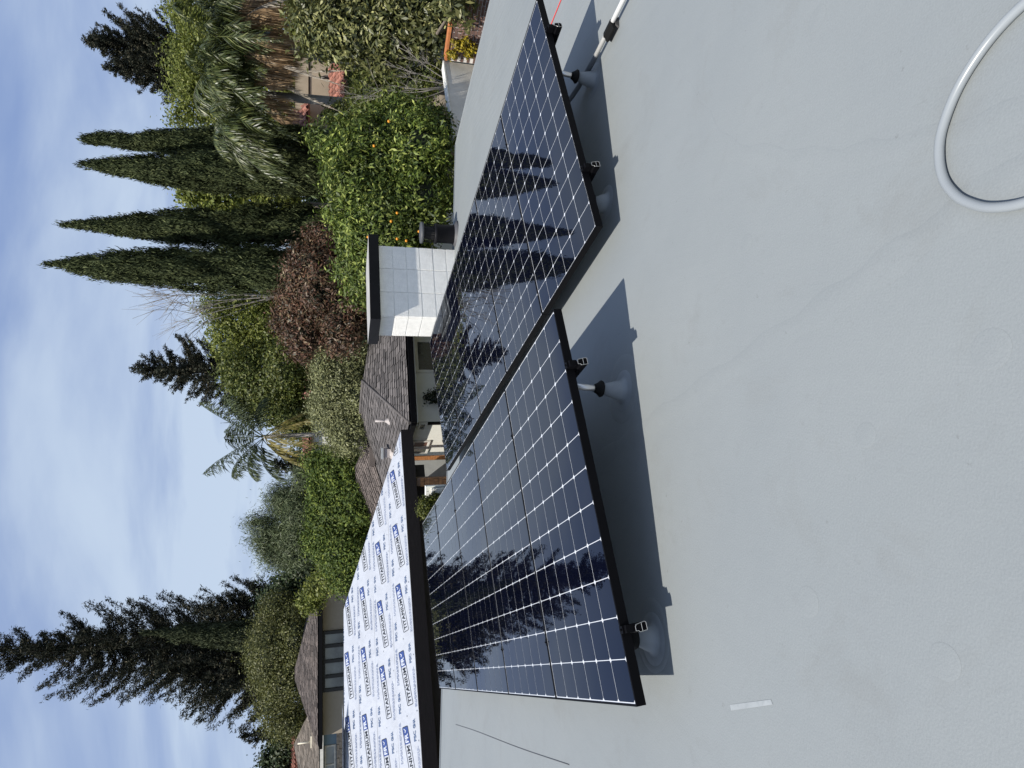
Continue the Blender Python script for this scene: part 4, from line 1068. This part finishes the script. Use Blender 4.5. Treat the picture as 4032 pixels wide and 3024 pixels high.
FTH = leafmat('feathery_leaf', (0.07, 0.095, 0.045), (0.15, 0.18, 0.085), trans=0.25)
BIR = leafmat('birch_leaf', (0.055, 0.065, 0.02), (0.14, 0.145, 0.045), (0.22, 0.22, 0.075), trans=0.3)
DKG = leafmat('deep_green_leaf', (0.018, 0.032, 0.010), (0.045, 0.068, 0.020), trans=0.15)
PLM = leafmat('palm_leaflet', (0.028, 0.042, 0.014), (0.085, 0.108, 0.030), (0.20, 0.21, 0.075), rough=0.4, trans=0.2, spec=0.5)
PLD = leafmat('dry_palm_leaflet', (0.20, 0.13, 0.075), (0.42, 0.28, 0.15), (0.60, 0.46, 0.29), rough=0.7, trans=0.15)
PLS = leafmat('skyline_palm_leaflet', (0.035, 0.050, 0.022), (0.08, 0.10, 0.045), trans=0.1, rough=0.6, spec=0.2)
PLP = leafmat('pale_dead_leaflet', (0.30, 0.25, 0.19), (0.52, 0.47, 0.39), trans=0.1)
PLY = leafmat('yellowing_palm_leaflet', (0.12, 0.11, 0.03), (0.25, 0.20, 0.05), trans=0.15)

def leafy(name, label, blobs, n, per, cr, L, Wd, m, tr=0.12, group=None, cat='tree', core=DARKCORE, bark=BARK, **kw):
    e = treetop(name, label, cat, group)
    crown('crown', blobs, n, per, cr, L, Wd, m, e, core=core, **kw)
    c = sum(b[0] for b in blobs)/len(blobs); base = np.array([c[0], c[1], 0.0]); zmin = min(b[0][2]-b[1][2] for b in blobs)
    fork = np.array([c[0], c[1], max(0.5, zmin*0.9 + 0.2)])
    trunk('trunk', [base, (base+fork)/2 + rng.normal(size=3)*0.04, fork], tr, tr*0.7, bark, e)
    limbs(e, fork, blobs, tr*0.5, bark)
    return e
e = leafy('orange_tree', 'broad glossy orange tree with a few ripe oranges beyond the roof edge', [blob(*b) for b in
    [(835, 500, 110, 100, 12.9), (850, 590, 70, 85, 13.3), (795, 430, 100, 90, 13.2), (805, 340, 85, 100, 13.4), (910, 430, 95, 70, 12.7), (905, 330, 85, 75, 12.8), (720, 305, 45, 48, 13.8), (925, 280, 50, 50, 13.3), (775, 560, 70, 45, 13.6), (780, 615, 45, 40, 13.9), (860, 255, 55, 55, 13.6), (740, 380, 40, 35, 13.6)]],
    3900, 17, 0.13, 0.115, 0.036, OR1, 0.14, rnd=1.1, upb=0.35, droop=0.3, fold=0.15)
fr = leafmat('orange_peel', (0.62, 0.20, 0.012), (0.72, 0.33, 0.03), trans=0.0)
fm = MB().lathe((0, 0, 0), [(0.0, -0.026), (0.017, -0.021), (0.026, -0.006), (0.026, 0.008), (0.017, 0.022), (0.0, 0.026)], 10).mesh('orange'); fm.materials.append(fr)
for (x, y) in [(795, 512), (858, 516), (878, 520), (858, 460), (840, 262), (808, 315), (845, 478), (905, 500)]:
    q = link('orange', fm, None, e); q.location = Vector(at(x, y, 12.9 - 1.05 + random.uniform(-0.1, 0.25)))
e = leafy('loquat_tree', 'large yellow green broadleaf fruit tree above the brick wall at the right edge', [blob(*b) for b in
    [(770, 60, 75, 95, 16.4), (700, 10, 75, 75, 16.8), (850, 50, 75, 75, 16.2), (905, 15, 80, 60, 16.0), (825, 105, 42, 50, 16.5), (695, 85, 42, 45, 17.0), (745, -60, 90, 100, 16.4), (925, 70, 50, 30, 15.9), (985, 10, 34, 22, 13.0)]],
    2600, 12, 0.19, 0.18, 0.062, LQ, 0.13, rnd=0.8, upb=0.6)
# bare twigs
TWG = mat('bare_twigs', (0.24, 0.22, 0.195), 0.9)
def bare(label, base, tips, name='bare_shrub', r=0.02, sub=5, spread=0.35, m=TWG, cat='shrub'):
    e = treetop(name, label, cat); b = MB(); base = np.array(base, float)
    for t in tips:
        t = np.array(t, float); mid = base*0.45 + t*0.55 + rng.normal(size=3)*0.10*spread
        b.tube(smooth([base, mid, t], 5), [r*(1-0.08*i) for i in range(11)], 5, False)
        ln = np.linalg.norm(t-base)
        for k in range(sub):
            f_ = rng.uniform(0.35, 0.95); s = base*(1-f_) + t*f_ if f_ > 0.55 else base*(1-f_) + mid*f_
            s = mid*(1-f_) + t*f_
            tip = s + (t-base)/ln*ln*rng.uniform(0.1, 0.3) + rng.normal(size=3)*spread*ln*0.16
            b.tube([s, (s+tip)/2 + rng.normal(size=3)*0.015, tip], [r*0.4, r*0.3, r*0.15], 4, False)
            for _ in range(3):
                s2 = s*0.5+tip*0.5; t2 = s2 + (tip-s)*0.5 + rng.normal(size=3)*spread*ln*0.10
                b.tube([s2, t2], [r*0.22, r*0.1], 4, False)
    b.build('branches', m, e); return e
bare('tangle of bare grey twigs between the orange tree and the brick wall', at(985, 185, 14.9),
     [at(x, y, 14.6+0.5*random.random()) for x, y in [(880, 110), (905, 130), (870, 165), (850, 185), (930, 165), (890, 215), (860, 235), (915, 240), (800, 190), (770, 215), (870, 150)]], r=0.014, sub=6, spread=0.6)
# yellow vine on the brick
vy = treetop('flowering_vine', 'small yellow leaved vine climbing the dark brick wall', 'plant')
vb = []
for (x, y, s) in [(985, 92, 9), (995, 100, 9), (1003, 88, 8), (1012, 112, 8), (975, 118, 8), (1018, 100, 7)]:
    p = onplane(B0 + nB*0.03, nB, x, y); vb.append((p + nB*0.04, np.array([0.10, 0.10, 0.10])))
crown('foliage', vb, 170, 8, 0.05, 0.05, 0.04, leafmat('yellow_vine', (0.18, 0.17, 0.02), (0.50, 0.38, 0.03)), vy)
vs_ = MB()
for p, _ in vb: vs_.tube([np.array([p[0], p[1], 0.8]) , p], 0.006, 5, False)
vs_.build('stems', TWG, vy)

e = leafy('copper_tree', 'bushy copper and dark green leaved tree between the chimney and the cypresses', [blob(*b) for b in
    [(690, 620, 95, 65, 17.5), (640, 650, 55, 42, 17.8), (715, 530, 45, 60, 17.7), (735, 700, 70, 50, 17.2), (655, 720, 55, 42, 17.6), (765, 640, 80, 40, 17.2), (660, 570, 40, 40, 17.8), (610, 690, 25, 22, 17.9)]],
    3300, 15, 0.13, 0.115, 0.038, CU, 0.14, rnd=0.7, upb=0.5)
leafy('garden_shrub', 'mixed green shrubs behind the bare twigs, below the cream stucco house', [blob(*b) for b in
    [(800, 200, 50, 30, 18.5), (850, 215, 45, 40, 18.0), (895, 190, 50, 40, 17.5), (930, 160, 40, 30, 17.0), (840, 160, 35, 35, 18.5), (780, 235, 40, 24, 19.0), (735, 245, 26, 34, 21.0), (758, 120, 34, 26, 21.0), (775, 185, 40, 18, 20.5), (700, 105, 22, 34, 21.5)]],
    1500, 13, 0.11, 0.10, 0.045, SP2, 0.08, rnd=0.9, upb=0.5, cat='shrub')
leafy('yellow_hedge', 'narrow strip of bright yellow green hedge under the low red tile roof', [blob(*b) for b in
    [(768, 160, 26, 10, 22), (768, 200, 26, 10, 22)]], 240, 12, 0.10, 0.10, 0.045, OR1, 0.05, cat='hedge')
leafy('olive_shrub', 'large pale olive green shrub rising behind the grey shingle roof', [blob(*b) for b in
    [(735, 850, 80, 55, 20.5), (712, 790, 50, 42, 20.7), (750, 925, 60, 45, 20.3), (700, 880, 50, 30, 20.8), (765, 780, 45, 35, 20.3), (770, 860, 60, 30, 20.0)]],
    3600, 15, 0.13, 0.085, 0.034, OL, 0.12, rnd=0.9, upb=0.5, cat='shrub')
leafy('laurel_tree', 'wide dark glossy green laurel mass behind the brown far roof', [blob(*b) for b in
    [(745, 1010, 55, 60, 23.0), (725, 1100, 70, 55, 23.2), (745, 1180, 75, 55, 23.0), (700, 1160, 50, 40, 23.6), (765, 1080, 70, 45, 22.6), (750, 1240, 45, 40, 23.0), (690, 1000, 35, 30, 23.6), (700, 1060, 40, 30, 23.6)]],
    4200, 15, 0.17, 0.12, 0.048, LR, 0.16, rnd=0.9, upb=0.5)
leafy('yellow_green_tree', 'small yellow green tree at the right end wall of the tan house', [blob(*b) for b in
    [(712, 1240, 32, 32, 27), (690, 1265, 25, 25, 27.5), (670, 1300, 22, 25, 28.5), (735, 1215, 25, 30, 27)]], 600, 12, 0.16, 0.15, 0.07, SPR, 0.1)
leafy('light_green_tree', 'light spring green tree just left of the tallest cypress', [blob(*b) for b in
    [(530, 690, 55, 60, 34), (560, 640, 60, 50, 34.5), (495, 725, 38, 38, 34), (590, 715, 55, 50, 33.5), (565, 750, 35, 55, 33.5), (468, 660, 26, 24, 34.5), (610, 660, 50, 40, 34)]],
    3200, 14, 0.32, 0.15, 0.075, SPR, 0.18, rnd=1.0, core=None)
leafy('garden_tree', 'dense mixed green tree between the spiky pine and the palm', [blob(*b) for b in
    [(560, 825, 50, 55, 32), (600, 865, 55, 45, 31.5), (515, 795, 34, 34, 32.5), (620, 800, 65, 40, 31), (640, 900, 45, 35, 31), (640, 770, 45, 30, 31), (545, 870, 30, 30, 32)]],
    3400, 14, 0.28, 0.15, 0.07, SP2, 0.18, rnd=1.0)
leafy('maple_tree', 'bright green broadleaf tree behind the right hand palms', [blob(*b) for b in
    [(430, 25, 50, 48, 34), (410, 150, 55, 38, 34.5), (430, 215, 50, 50, 34), (450, 95, 60, 50, 33.5), (392, 15, 26, 24, 34), (400, 250, 26, 28, 34), (500, 250, 45, 60, 33.5), (520, 40, 60, 60, 33), (620, 60, 60, 50, 32), (620, 170, 50, 50, 32.5), (600, 260, 40, 50, 33)]],
    3400, 14, 0.32, 0.16, 0.085, SPR, 0.2, rnd=1.0, core=None)
leafy('maple_tree', 'bright green tree glimpsed in the gap between the two middle cypresses', [blob(*b) for b in
    [(430, 415, 26, 42, 36), (490, 440, 30, 45, 36), (550, 440, 28, 40, 36), (600, 430, 35, 40, 35)]],
    700, 11, 0.30, 0.22, 0.13, SPR, 0.2, rnd=1.0, core=None)
leafy('feathery_tree', 'grey green feathery tree left of the palm on the skyline', [blob(*b) for b in
    [(588, 1150, 28, 36, 38), (612, 1085, 38, 35, 38.5), (640, 1180, 50, 35, 37.5), (600, 1195, 34, 34, 38), (556, 1128, 13, 24, 38.5), (560, 1168, 11, 20, 38.2), (640, 1120, 50, 30, 37.5), (655, 1040, 35, 22, 38), (582, 1182, 18, 26, 38)]],
    2600, 15, 0.30, 0.28, 0.032, FTH, 0.16, rnd=0.8, upb=0.9, droop=-0.8)
leafy('dark_tree', 'dark evergreen tree between the feathery tree and the giant conifer', [blob(*b) for b in
    [(625, 1262, 34, 40, 44), (600, 1295, 26, 36, 44), (650, 1240, 40, 30, 43), (640, 1310, 40, 40, 43)]], 1000, 11, 0.36, 0.26, 0.12, DKG, 0.2)
leafy('birch_tree', 'olive green birch with pale bare branches behind the tan house roof', [blob(*b) for b in
    [(590, 1400, 75, 50, 41), (605, 1335, 50, 42, 41.5), (620, 1460, 65, 45, 40.5), (590, 1520, 45, 36, 41), (572, 1440, 50, 32, 41.5), (640, 1375, 60, 35, 40), (625, 1555, 40, 40, 41)]],
    3600, 15, 0.34, 0.14, 0.07, BIR, 0.16, rnd=1.0, bark=PALE)
leafy('dark_tree', 'dark bushy tree on the skyline at the far left frame edge', [blob(*b) for b in
    [(600, 1640, 36, 32, 48), (620, 1600, 30, 28, 48), (590, 1670, 30, 30, 48)]], 800, 11, 0.36, 0.26, 0.12, DKG, 0.2)
bare('leafless pale tree showing between the tallest cypress and the light green tree', at(600, 640, 33), [at(x, y, 33) for x, y in [(330, 640), (345, 655), (400, 690), (410, 670), (380, 640), (430, 700), (440, 660), (370, 622)]], name='bare_tree', r=0.035, sub=8, spread=0.6, cat='tree')

# far wood as one mass
wd = []
for i, y in enumerate(np.linspace(-120, 1780, 34)):
    wd.append(blob(690 + 14*math.sin(i*2.3) - 6*(i % 3), y, 45, 42, 58 + 4*math.sin(i)))
wde = crown('distant_trees', wd, 4200, 10, 0.5, 0.42, 0.26, DKG, None, core=None); tag(wde, kind='stuff')
wm = MB().obox((-70, 64, 0), (140, 0, 0), (0, 1, 0), (0, 0, 5.3)).build('far_hedge', DARKCORE); tag(wm, kind='stuff')

# ---- cypresses: flame shaped sprays on a radius profile
def profile_tree(name, label, prof, d, n, L, Wd, m, group=None, rough_=0.16, cat='tree'):
    """prof: (x, y_lo, y_hi) silhouette samples from tip to foot"""
    e = treetop(name, label, cat, group)
    xs = np.array([p[0] for p in prof], float); cy_ = np.array([(p[1]+p[2])/2 for p in prof]); hw = np.array([(p[2]-p[1])/2 for p in prof])
    Z = np.array([at(x, y, d)[2] for x, y in zip(xs, cy_)]); X = np.array([at(x, y, d)[0] for x, y in zip(xs, cy_)]); Rr = hw*d/1410.0
    o_ = np.argsort(Z); Z, X, Rr = Z[o_], X[o_], Rr[o_]
    # sprays distributed by surface
    zz_ = np.linspace(Z[0], Z[-1], 400); rr_ = np.interp(zz_, Z, Rr)+0.04; cdf = np.cumsum(rr_); cdf /= cdf[-1]
    nc = n//9
    z = np.interp(rng.random(nc), cdf, zz_); th = rng.uniform(0, 2*math.pi, nc)
    tufts_z = rng.uniform(Z[0], Z[-1], 260); tufts_a = rng.uniform(0, 2*math.pi, 260); sc_ = L/0.22
    best = np.full(nc, 9.0)
    for tz, ta in zip(tufts_z, tufts_a):
        da = np.abs((th-ta+math.pi) % (2*math.pi)-math.pi)*np.interp(z, Z, Rr); q = np.sqrt((da/0.24/sc_)**2 + (np.clip(np.abs(z-tz)/0.65/sc_, 0, 9))**2); best = np.minimum(best, q)
    lump = 1.14 - 0.44*np.clip(best, 0, 1.15) + rough_*0.45*np.sin(th*3 + z*1.3)
    r = np.interp(z, Z, Rr)*lump*rng.uniform(0.86, 1.0, nc)
    cx_ = np.interp(z, Z, X); C = np.stack([cx_ + r*np.cos(th), d + r*np.sin(th), z], 1)
    off = rng.normal(size=(nc, 9, 3))*np.array([0.06, 0.06, 0.16])*(L/0.22); P = (C[:, None] + off).reshape(-1, 3)
    rad = np.repeat(np.stack([np.cos(th), np.sin(th), np.zeros(nc)], 1), 9, 0)
    A = np.array([0, 0, 1.0]) + rad*0.35 + rng.normal(size=P.shape)*0.25; N = unit(rad + rng.normal(size=P.shape)*0.5)
    A = A - N*np.sum(A*N, 1, keepdims=True); sz = rng.uniform(0.6, 1.3, len(P))
    leaves_mesh('crown', P, A, N, L*sz, Wd*sz, m, e)
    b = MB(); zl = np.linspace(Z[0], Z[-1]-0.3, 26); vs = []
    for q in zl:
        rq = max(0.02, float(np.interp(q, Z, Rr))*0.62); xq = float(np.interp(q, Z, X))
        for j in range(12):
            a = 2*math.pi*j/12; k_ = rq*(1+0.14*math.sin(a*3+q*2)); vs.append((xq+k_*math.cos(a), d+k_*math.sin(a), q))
    b.poly(vs, [(i*12+j, i*12+(j+1) % 12, (i+1)*12+(j+1) % 12, (i+1)*12+j) for i in range(25) for j in range(12)]); b.build('shade_core', DARKCORE, e)  # dark hull under the sprays, its colour paints the inner shade
    MB().tube([(X[0], d, 0), (X[0], d, Z[0]+1)], 0.16, 8).build('trunk', BARK, e)
    return e
cg = 'row of tall italian cypresses'
profile_tree('cypress_tree', 'tallest slender cypress, directly behind the white chimney and copper tree', [(104, 569, 571), (130, 565, 575), (200, 554, 598), (260, 546, 608), (333, 540, 615), (400, 536, 624), (500, 534, 630), (600, 530, 635), (720, 535, 630)], 24, 62000, 0.16, 0.036, CYP, cg)
profile_tree('cypress_tree', 'pointed cypress standing just right of the tallest one', [(134, 485, 487), (165, 480, 490), (200, 477, 496), (250, 472, 505), (300, 466, 513), (350, 460, 521), (400, 455, 527), (500, 452, 535), (600, 440, 533), (720, 445, 530)], 25, 56000, 0.16, 0.036, CYP, cg)
profile_tree('cypress_tree', 'broad pointed cypress, third from the left of the cypress row', [(176, 355, 357), (200, 348, 361), (233, 346, 371), (270, 343, 380), (300, 342, 388), (350, 336, 396), (400, 332, 404), (500, 326, 415), (600, 320, 422), (700, 325, 425), (730, 330, 420)], 24.5, 64000, 0.16, 0.036, CYP, cg)
profile_tree('cypress_tree', 'ragged double topped cypress, rightmost of the cypress row beside the palms', [(177, 301, 303), (200, 291, 309), (233, 289, 311), (265, 290, 318), (285, 297, 322), (320, 287, 322), (400, 281, 335), (500, 274, 338), (600, 272, 340), (700, 280, 340)], 25.5, 52000, 0.16, 0.036, CYP, cg)
profile_tree('cypress_tree', 'narrow grey green cypress in front of the giant conifer', [(312, 1365, 1368), (350, 1362, 1371), (375, 1360, 1376), (385, 1354, 1388), (395, 1350, 1380), (450, 1350, 1392), (500, 1346, 1398), (560, 1344, 1400), (620, 1344, 1398)], 46, 30000, 0.24, 0.055, leafmat('grey_cypress_spray', (0.020, 0.028, 0.014), (0.050, 0.060, 0.030), (0.10, 0.11, 0.058), rough=0.7, trans=0.08, spec=0.1))

# ---- conifers with separate boughs
def conifer(name, label, prof, d, nb, m, tr, droop=0.10, upturn=0.25, tuft=0.30, L=0.34, Wd=0.10, dens=5.0, gap=0.0, ztop=None, group=None, side=None):
    e = treetop(name, label, 'tree', group)
    xs = np.array([p[0] for p in prof], float); cy_ = np.array([p[1] for p in prof], float); hw = np.array([p[2] for p in prof], float)
    Z = np.array([at(x, y, d)[2] for x, y in zip(xs, cy_)]); X = np.array([at(x, y, d)[0] for x, y in zip(xs, cy_)]); Rr = hw*d/1410.0
    o_ = np.argsort(Z); Z, X, Rr = Z[o_], X[o_], Rr[o_]
    trunk('trunk', [(X[0], d, 0), (np.interp(Z[0]+(Z[-1]-Z[0])*0.4, Z, X), d, Z[0]+(Z[-1]-Z[0])*0.4), (X[-1], d, Z[-1])], tr, 0.03, DBARK, e)
    b = MB(); Ps = []; As = []; Ns = []
    for k in range(nb):
        z = Z[0] + (Z[-1]-Z[0])*(1-(1-(k+rng.random())/nb)**0.9) ; az = rng.uniform(0, 2*math.pi)
        Lb = float(np.interp(z, Z, Rr))*rng.uniform(0.45, 1.12)/max(0.55, abs(math.cos(az))**0.25); x0 = float(np.interp(z, Z, X))
        dr = np.array([math.cos(az), math.sin(az)*0.9, 0]); pts = []
        ns = max(4, int(Lb/0.45)+2)
        for t in np.linspace(0.0, 1, ns): pts.append(np.array([x0, d, z]) + dr*Lb*t + fz*Lb*(-droop*math.sin(t*math.pi*0.9)*1.2 + upturn*t*t))
        b.tube(pts, [max(0.012, 0.05*tr/0.3*(1-0.9*t)) for t in np.linspace(0, 1, ns)], 4, False)
        npf = max(6, int(Lb*dens*4)); tt = rng.uniform(0.03, 1.0, npf)**0.85; pa2 = np.array(pts); ti = tt*(ns-1); i0 = np.clip(ti.astype(int), 0, ns-2); f_ = (ti-i0)[:, None]
        c_ = pa2[i0]*(1-f_) + pa2[i0+1]*f_
        sideo = rng.normal(size=(npf, 3))*np.array([1, 1, 0.55])*tuft*(0.35+0.65*(1-tt))[:, None]
        c_ = c_ + sideo
        per = 5; P = np.repeat(c_, per, 0) + rng.normal(size=(npf*per, 3))*tuft*0.30
        A = np.repeat(dr[None]*0.8 + sideo*1.2, per, 0) + rng.normal(size=P.shape)*0.5 + np.array([0, 0, upturn]); N = rng.normal(size=P.shape)*0.7 + np.array([0, 0, 0.8])
        Ps.append(P); As.append(A); Ns.append(N)
    b.build('branches', DBARK, e)
    P, A, N = np.concatenate(Ps), np.concatenate(As), unit(np.concatenate(Ns)); A = A - N*np.sum(A*N, 1, keepdims=True); sz = rng.uniform(0.6, 1.3, len(P))
    leaves_mesh('crown', P, A, N, L*sz, Wd*sz, m, e); return e
GC = conifer('giant_conifer', 'very tall dark conifer with upcurved boughs towering over the tan house', [(-70, 1404, 6), (0, 1404, 30), (60, 1403, 44), (130, 1402, 64), (200, 1402, 84), (280, 1402, 98), (333, 1400, 106), (420, 1398, 106), (500, 1398, 124), (580, 1396, 136), (640, 1395, 110)], 52, 300, CON, 0.40, droop=0.24, upturn=0.46, tuft=0.27, L=0.26, Wd=0.055, dens=8.0)
conifer('spiky_pine', 'dark open pine with layered boughs left of the bare pale tree', [(284, 796, 4), (320, 794, 26), (360, 793, 46), (400, 797, 62), (440, 803, 76), (480, 808, 84), (520, 812, 76)], 45, 120, CON, 0.28, droop=0.05, upturn=0.30, tuft=0.18, L=0.22, Wd=0.05, dens=8.0)
conifer('cedar_tree', 'tall brownish dark cedar on the skyline above the maple at upper right', [(184, 89, 3), (220, 92, 20), (260, 97, 42), (300, 102, 56), (340, 106, 68), (380, 110, 78), (430, 110, 80)], 46, 200, CON, 0.28, droop=0.02, upturn=0.45, tuft=0.17, L=0.22, Wd=0.05, dens=8.0)
conifer('cedar_tree', 'shorter brownish cedar leaning against the tall skyline cedar', [(224, 146, 3), (260, 146, 16), (300, 150, 34), (340, 157, 46), (380, 162, 54), (430, 162, 54)], 45, 130, CON, 0.24, droop=0.02, upturn=0.45, tuft=0.17, L=0.22, Wd=0.05, dens=8.0)
conifer('small_pine', 'small sharp pine on the skyline left of the birch', [(521, 1590, 2), (545, 1589, 12), (570, 1588, 20), (600, 1588, 26), (640, 1588, 28)], 50, 60, CON, 0.2, droop=0.02, upturn=0.3, tuft=0.26, L=0.32, Wd=0.09, dens=2.4)
conifer('small_pine', 'small pine on the skyline just left of the palm', [(588, 1003, 2), (600, 1003, 10), (620, 1004, 18), (650, 1005, 22), (680, 1005, 22)], 52, 50, CON, 0.2, droop=0.02, upturn=0.3, tuft=0.28, L=0.34, Wd=0.09, dens=2.4)
conifer('broken_conifer', 'dark shaggy conifer beneath and left of the giant conifer', [(330, 1440, 20), (380, 1445, 50), (440, 1450, 75), (500, 1455, 90), (560, 1460, 95), (600, 1460, 85)], 49, 110, CON, 0.35, droop=0.10, upturn=0.35, tuft=0.25, L=0.26, Wd=0.055, dens=8.0)
conifer('broken_conifer', 'dark shaggy conifer under the right side of the giant conifer', [(430, 1318, 14), (480, 1316, 36), (540, 1310, 55), (600, 1308, 58), (640, 1305, 50)], 49.5, 80, CON, 0.3, droop=0.10, upturn=0.40, tuft=0.25, L=0.26, Wd=0.055, dens=8.0)

# ---- palms
def frond(b, Ps, base, dirh, L, rise, sag, leaf, hang, npair=72, r=0.02, w0=0.036):
    dirh = np.array([dirh[0], dirh[1], 0.0]); dirh /= np.linalg.norm(dirh); base = np.array(base)
    ts = np.linspace(0, 1, 14); pts = [base + dirh*L*t*(1-0.12*t) + fz*L*(rise*t - sag*t**2.2) for t in ts]
    b.tube(pts, [r*(1-0.85*t) for t in ts], 5, False)
    pts = np.array(pts); side = np.array([-dirh[1], dirh[0], 0])
    t = np.repeat(np.linspace(0.16, 0.99, npair), 2); s = np.tile([-1, 1], npair); ti = t*13; i0 = np.clip(ti.astype(int), 0, 12); f_ = (ti-i0)[:, None]
    c_ = pts[i0]*(1-f_)+pts[i0+1]*f_; tg = unit(pts[i0+1]-pts[i0]); ll = leaf*np.sin(np.clip(t*0.92+0.12, 0, 1)*math.pi)**0.6*rng.uniform(0.8, 1.15, len(t))
    A = unit(tg*0.55 + side[None]*s[:, None]*0.8*(1-hang*0.6) + rng.normal(size=tg.shape)*0.14 - fz*(0.15+hang))
    for seg in range(2):
        A2 = unit(A - fz*0.45*seg*(1+hang)); P = c_ + A*(ll*0.25)[:, None] if seg == 0 else c_ + A*(ll*0.48)[:, None] + A2*(ll*0.24)[:, None]
        N = unit(np.cross(A2, tg) + rng.normal(size=tg.shape)*0.25); Ps.append((P, A2, N, ll*0.56, np.full(len(t), w0*(1.0 if seg == 0 else 0.75))))
def palm(label, cpos, groundx, fr, tr=0.16, m_tr=BARKG):
    e = treetop('queen_palm', label, 'palm tree', 'queen palms'); c0 = np.array(cpos, float); gx = np.array([groundx[0], groundx[1], 0.0])
    trunk('trunk', [gx, gx*0.5+c0*0.5+np.array([0.03, 0, 0]), c0], tr, tr*0.8, m_tr, e, 12)
    for nm, m, lst in fr:
        b = MB(); Ps = []
        fo_ = np.array([0, -0.55, 0.05]) if nm in ('dry_frond', 'pale_frond') else np.zeros(3)
        for (az, L, rise, sag, leaf, hang) in lst: frond(b, Ps, c0 + fo_ + rng.normal(size=3)*0.05, (math.cos(az), math.sin(az)), L, rise, sag, leaf, hang)
        b.build(nm + '_stalks', m, e)
        P, A, N, l_, w_ = [np.concatenate([q[i] for q in Ps]) for i in range(5)]
        leaves_mesh(nm, P, A, N, l_, w_, m, e)
    return e
pc = at(570, 944, 28)
palm('lone queen palm with sparse crown and drooping yellow skirt on the skyline', pc, (pc[0]+0.2, pc[1]),
     [('frond', PLS, [(0.2, 1.98, 0.75, 0.75, 0.85, 0.35), (-0.3, 1.89, 1.15, 0.44, 0.85, 0.35), (0.1, 1.98, 1.5, 0.62, 0.85, 0.35), (3.0, 1.98, 1.35, 0.69, 0.85, 0.40), (3.2, 2.32, 0.35, 0.75, 0.85, 0.50), (2.9, 1.89, 1.9, 0.62, 0.85, 0.35), (0.0, 1.72, 2.0, 0.56, 0.85, 0.30), (3.3, 2.15, 1.0, 0.88, 0.85, 0.40), (1.5, 1.89, 1.6, 0.62, 0.85, 0.35), (-1.5, 1.72, 1.5, 0.75, 0.85, 0.40)]),
      ('yellow_frond', PLY, [(3.3, 1.9, -0.3, 1.0, 0.6, 0.6), (3.9, 1.8, -0.4, 1.1, 0.6, 0.6), (2.7, 1.9, -0.4, 1.0, 0.6, 0.6), (4.4, 1.8, -0.7, 1.0, 0.6, 0.6), (0.0, 1.7, -0.8, 1.0, 0.5, 0.6), (5.5, 1.7, -0.9, 1.0, 0.5, 0.6)])], tr=0.11)
def mix_fronds(n, L, rise, sag, leaf, hang, j=0.25, az0=0.0):
    return [(az0 + 2*math.pi*k/n + random.uniform(-0.3, 0.3), L*random.uniform(0.85, 1.15), rise + random.uniform(-j, j), sag*random.uniform(0.85, 1.2), leaf, hang) for k in range(n)]
p1 = at(565, 205, 21.5)
palm('left of the two big right hand queen palms, trunk in front of the stucco house', p1, (at(700, 212, 21.5)[0], 21.5),
     [('frond', PLM, mix_fronds(22, 3.0, 1.0, 1.1, 0.85, 0.5) + mix_fronds(16, 2.6, 1.35, 0.95, 0.9, 0.5)), ('dry_frond', PLD, [(0.3, 2.0, 0.15, 0.45, 1.35, 2.4), (-0.6, 1.9, 0.1, 0.45, 1.35, 2.4), (-1.3, 1.7, 0.1, 0.5, 1.3, 2.4), (3.4, 1.5, 0.05, 0.6, 1.2, 2.2), (1.0, 1.9, 0.2, 0.5, 1.3, 2.4)]), ('pale_frond', PLP, [(0.1, 2.1, 0.25, 1.7, 0.5, 1.2), (-0.8, 2.2, 0.05, 1.6, 0.5, 1.2), (-0.3, 1.9, -0.2, 1.6, 0.5, 1.2), (-1.5, 1.8, 0.1, 1.7, 0.5, 1.2)])], tr=0.17)
p2 = at(532, 92, 20.5)
palm('right of the two big queen palms with a heavy brown skirt at the frame edge', p2, (at(700, 140, 20.5)[0], 20.5),
     [('frond', PLM, mix_fronds(20, 2.9, 0.95, 1.1, 0.85, 0.5, az0=0.3) + mix_fronds(16, 2.5, 1.3, 0.95, 0.9, 0.5)), ('dry_frond', PLD, [(3.14, 1.9, 0.10, 0.55, 1.4, 2.4), (3.7, 1.8, 0.05, 0.55, 1.4, 2.4), (2.7, 1.8, 0.1, 0.5, 1.4, 2.4), (-2.2, 1.7, 0.05, 0.6, 1.35, 2.4), (-1.5, 1.5, 0.1, 0.6, 1.3, 2.4), (0.05, 2.2, 0.35, 0.55, 1.4, 2.4), (-0.5, 2.2, 0.2, 0.55, 1.4, 2.4), (0.5, 2.0, 0.3, 0.5, 1.3, 2.4), (-0.9, 1.8, 0.0, 0.6, 1.3, 2.4)]), ('pale_frond', PLP, [(-2.6, 2.2, 0.15, 1.6, 0.5, 1.2), (-1.0, 2.0, 0.1, 1.6, 0.5, 1.2), (3.0, 2.3, 0.3, 1.6, 0.5, 1.2)])], tr=0.18)
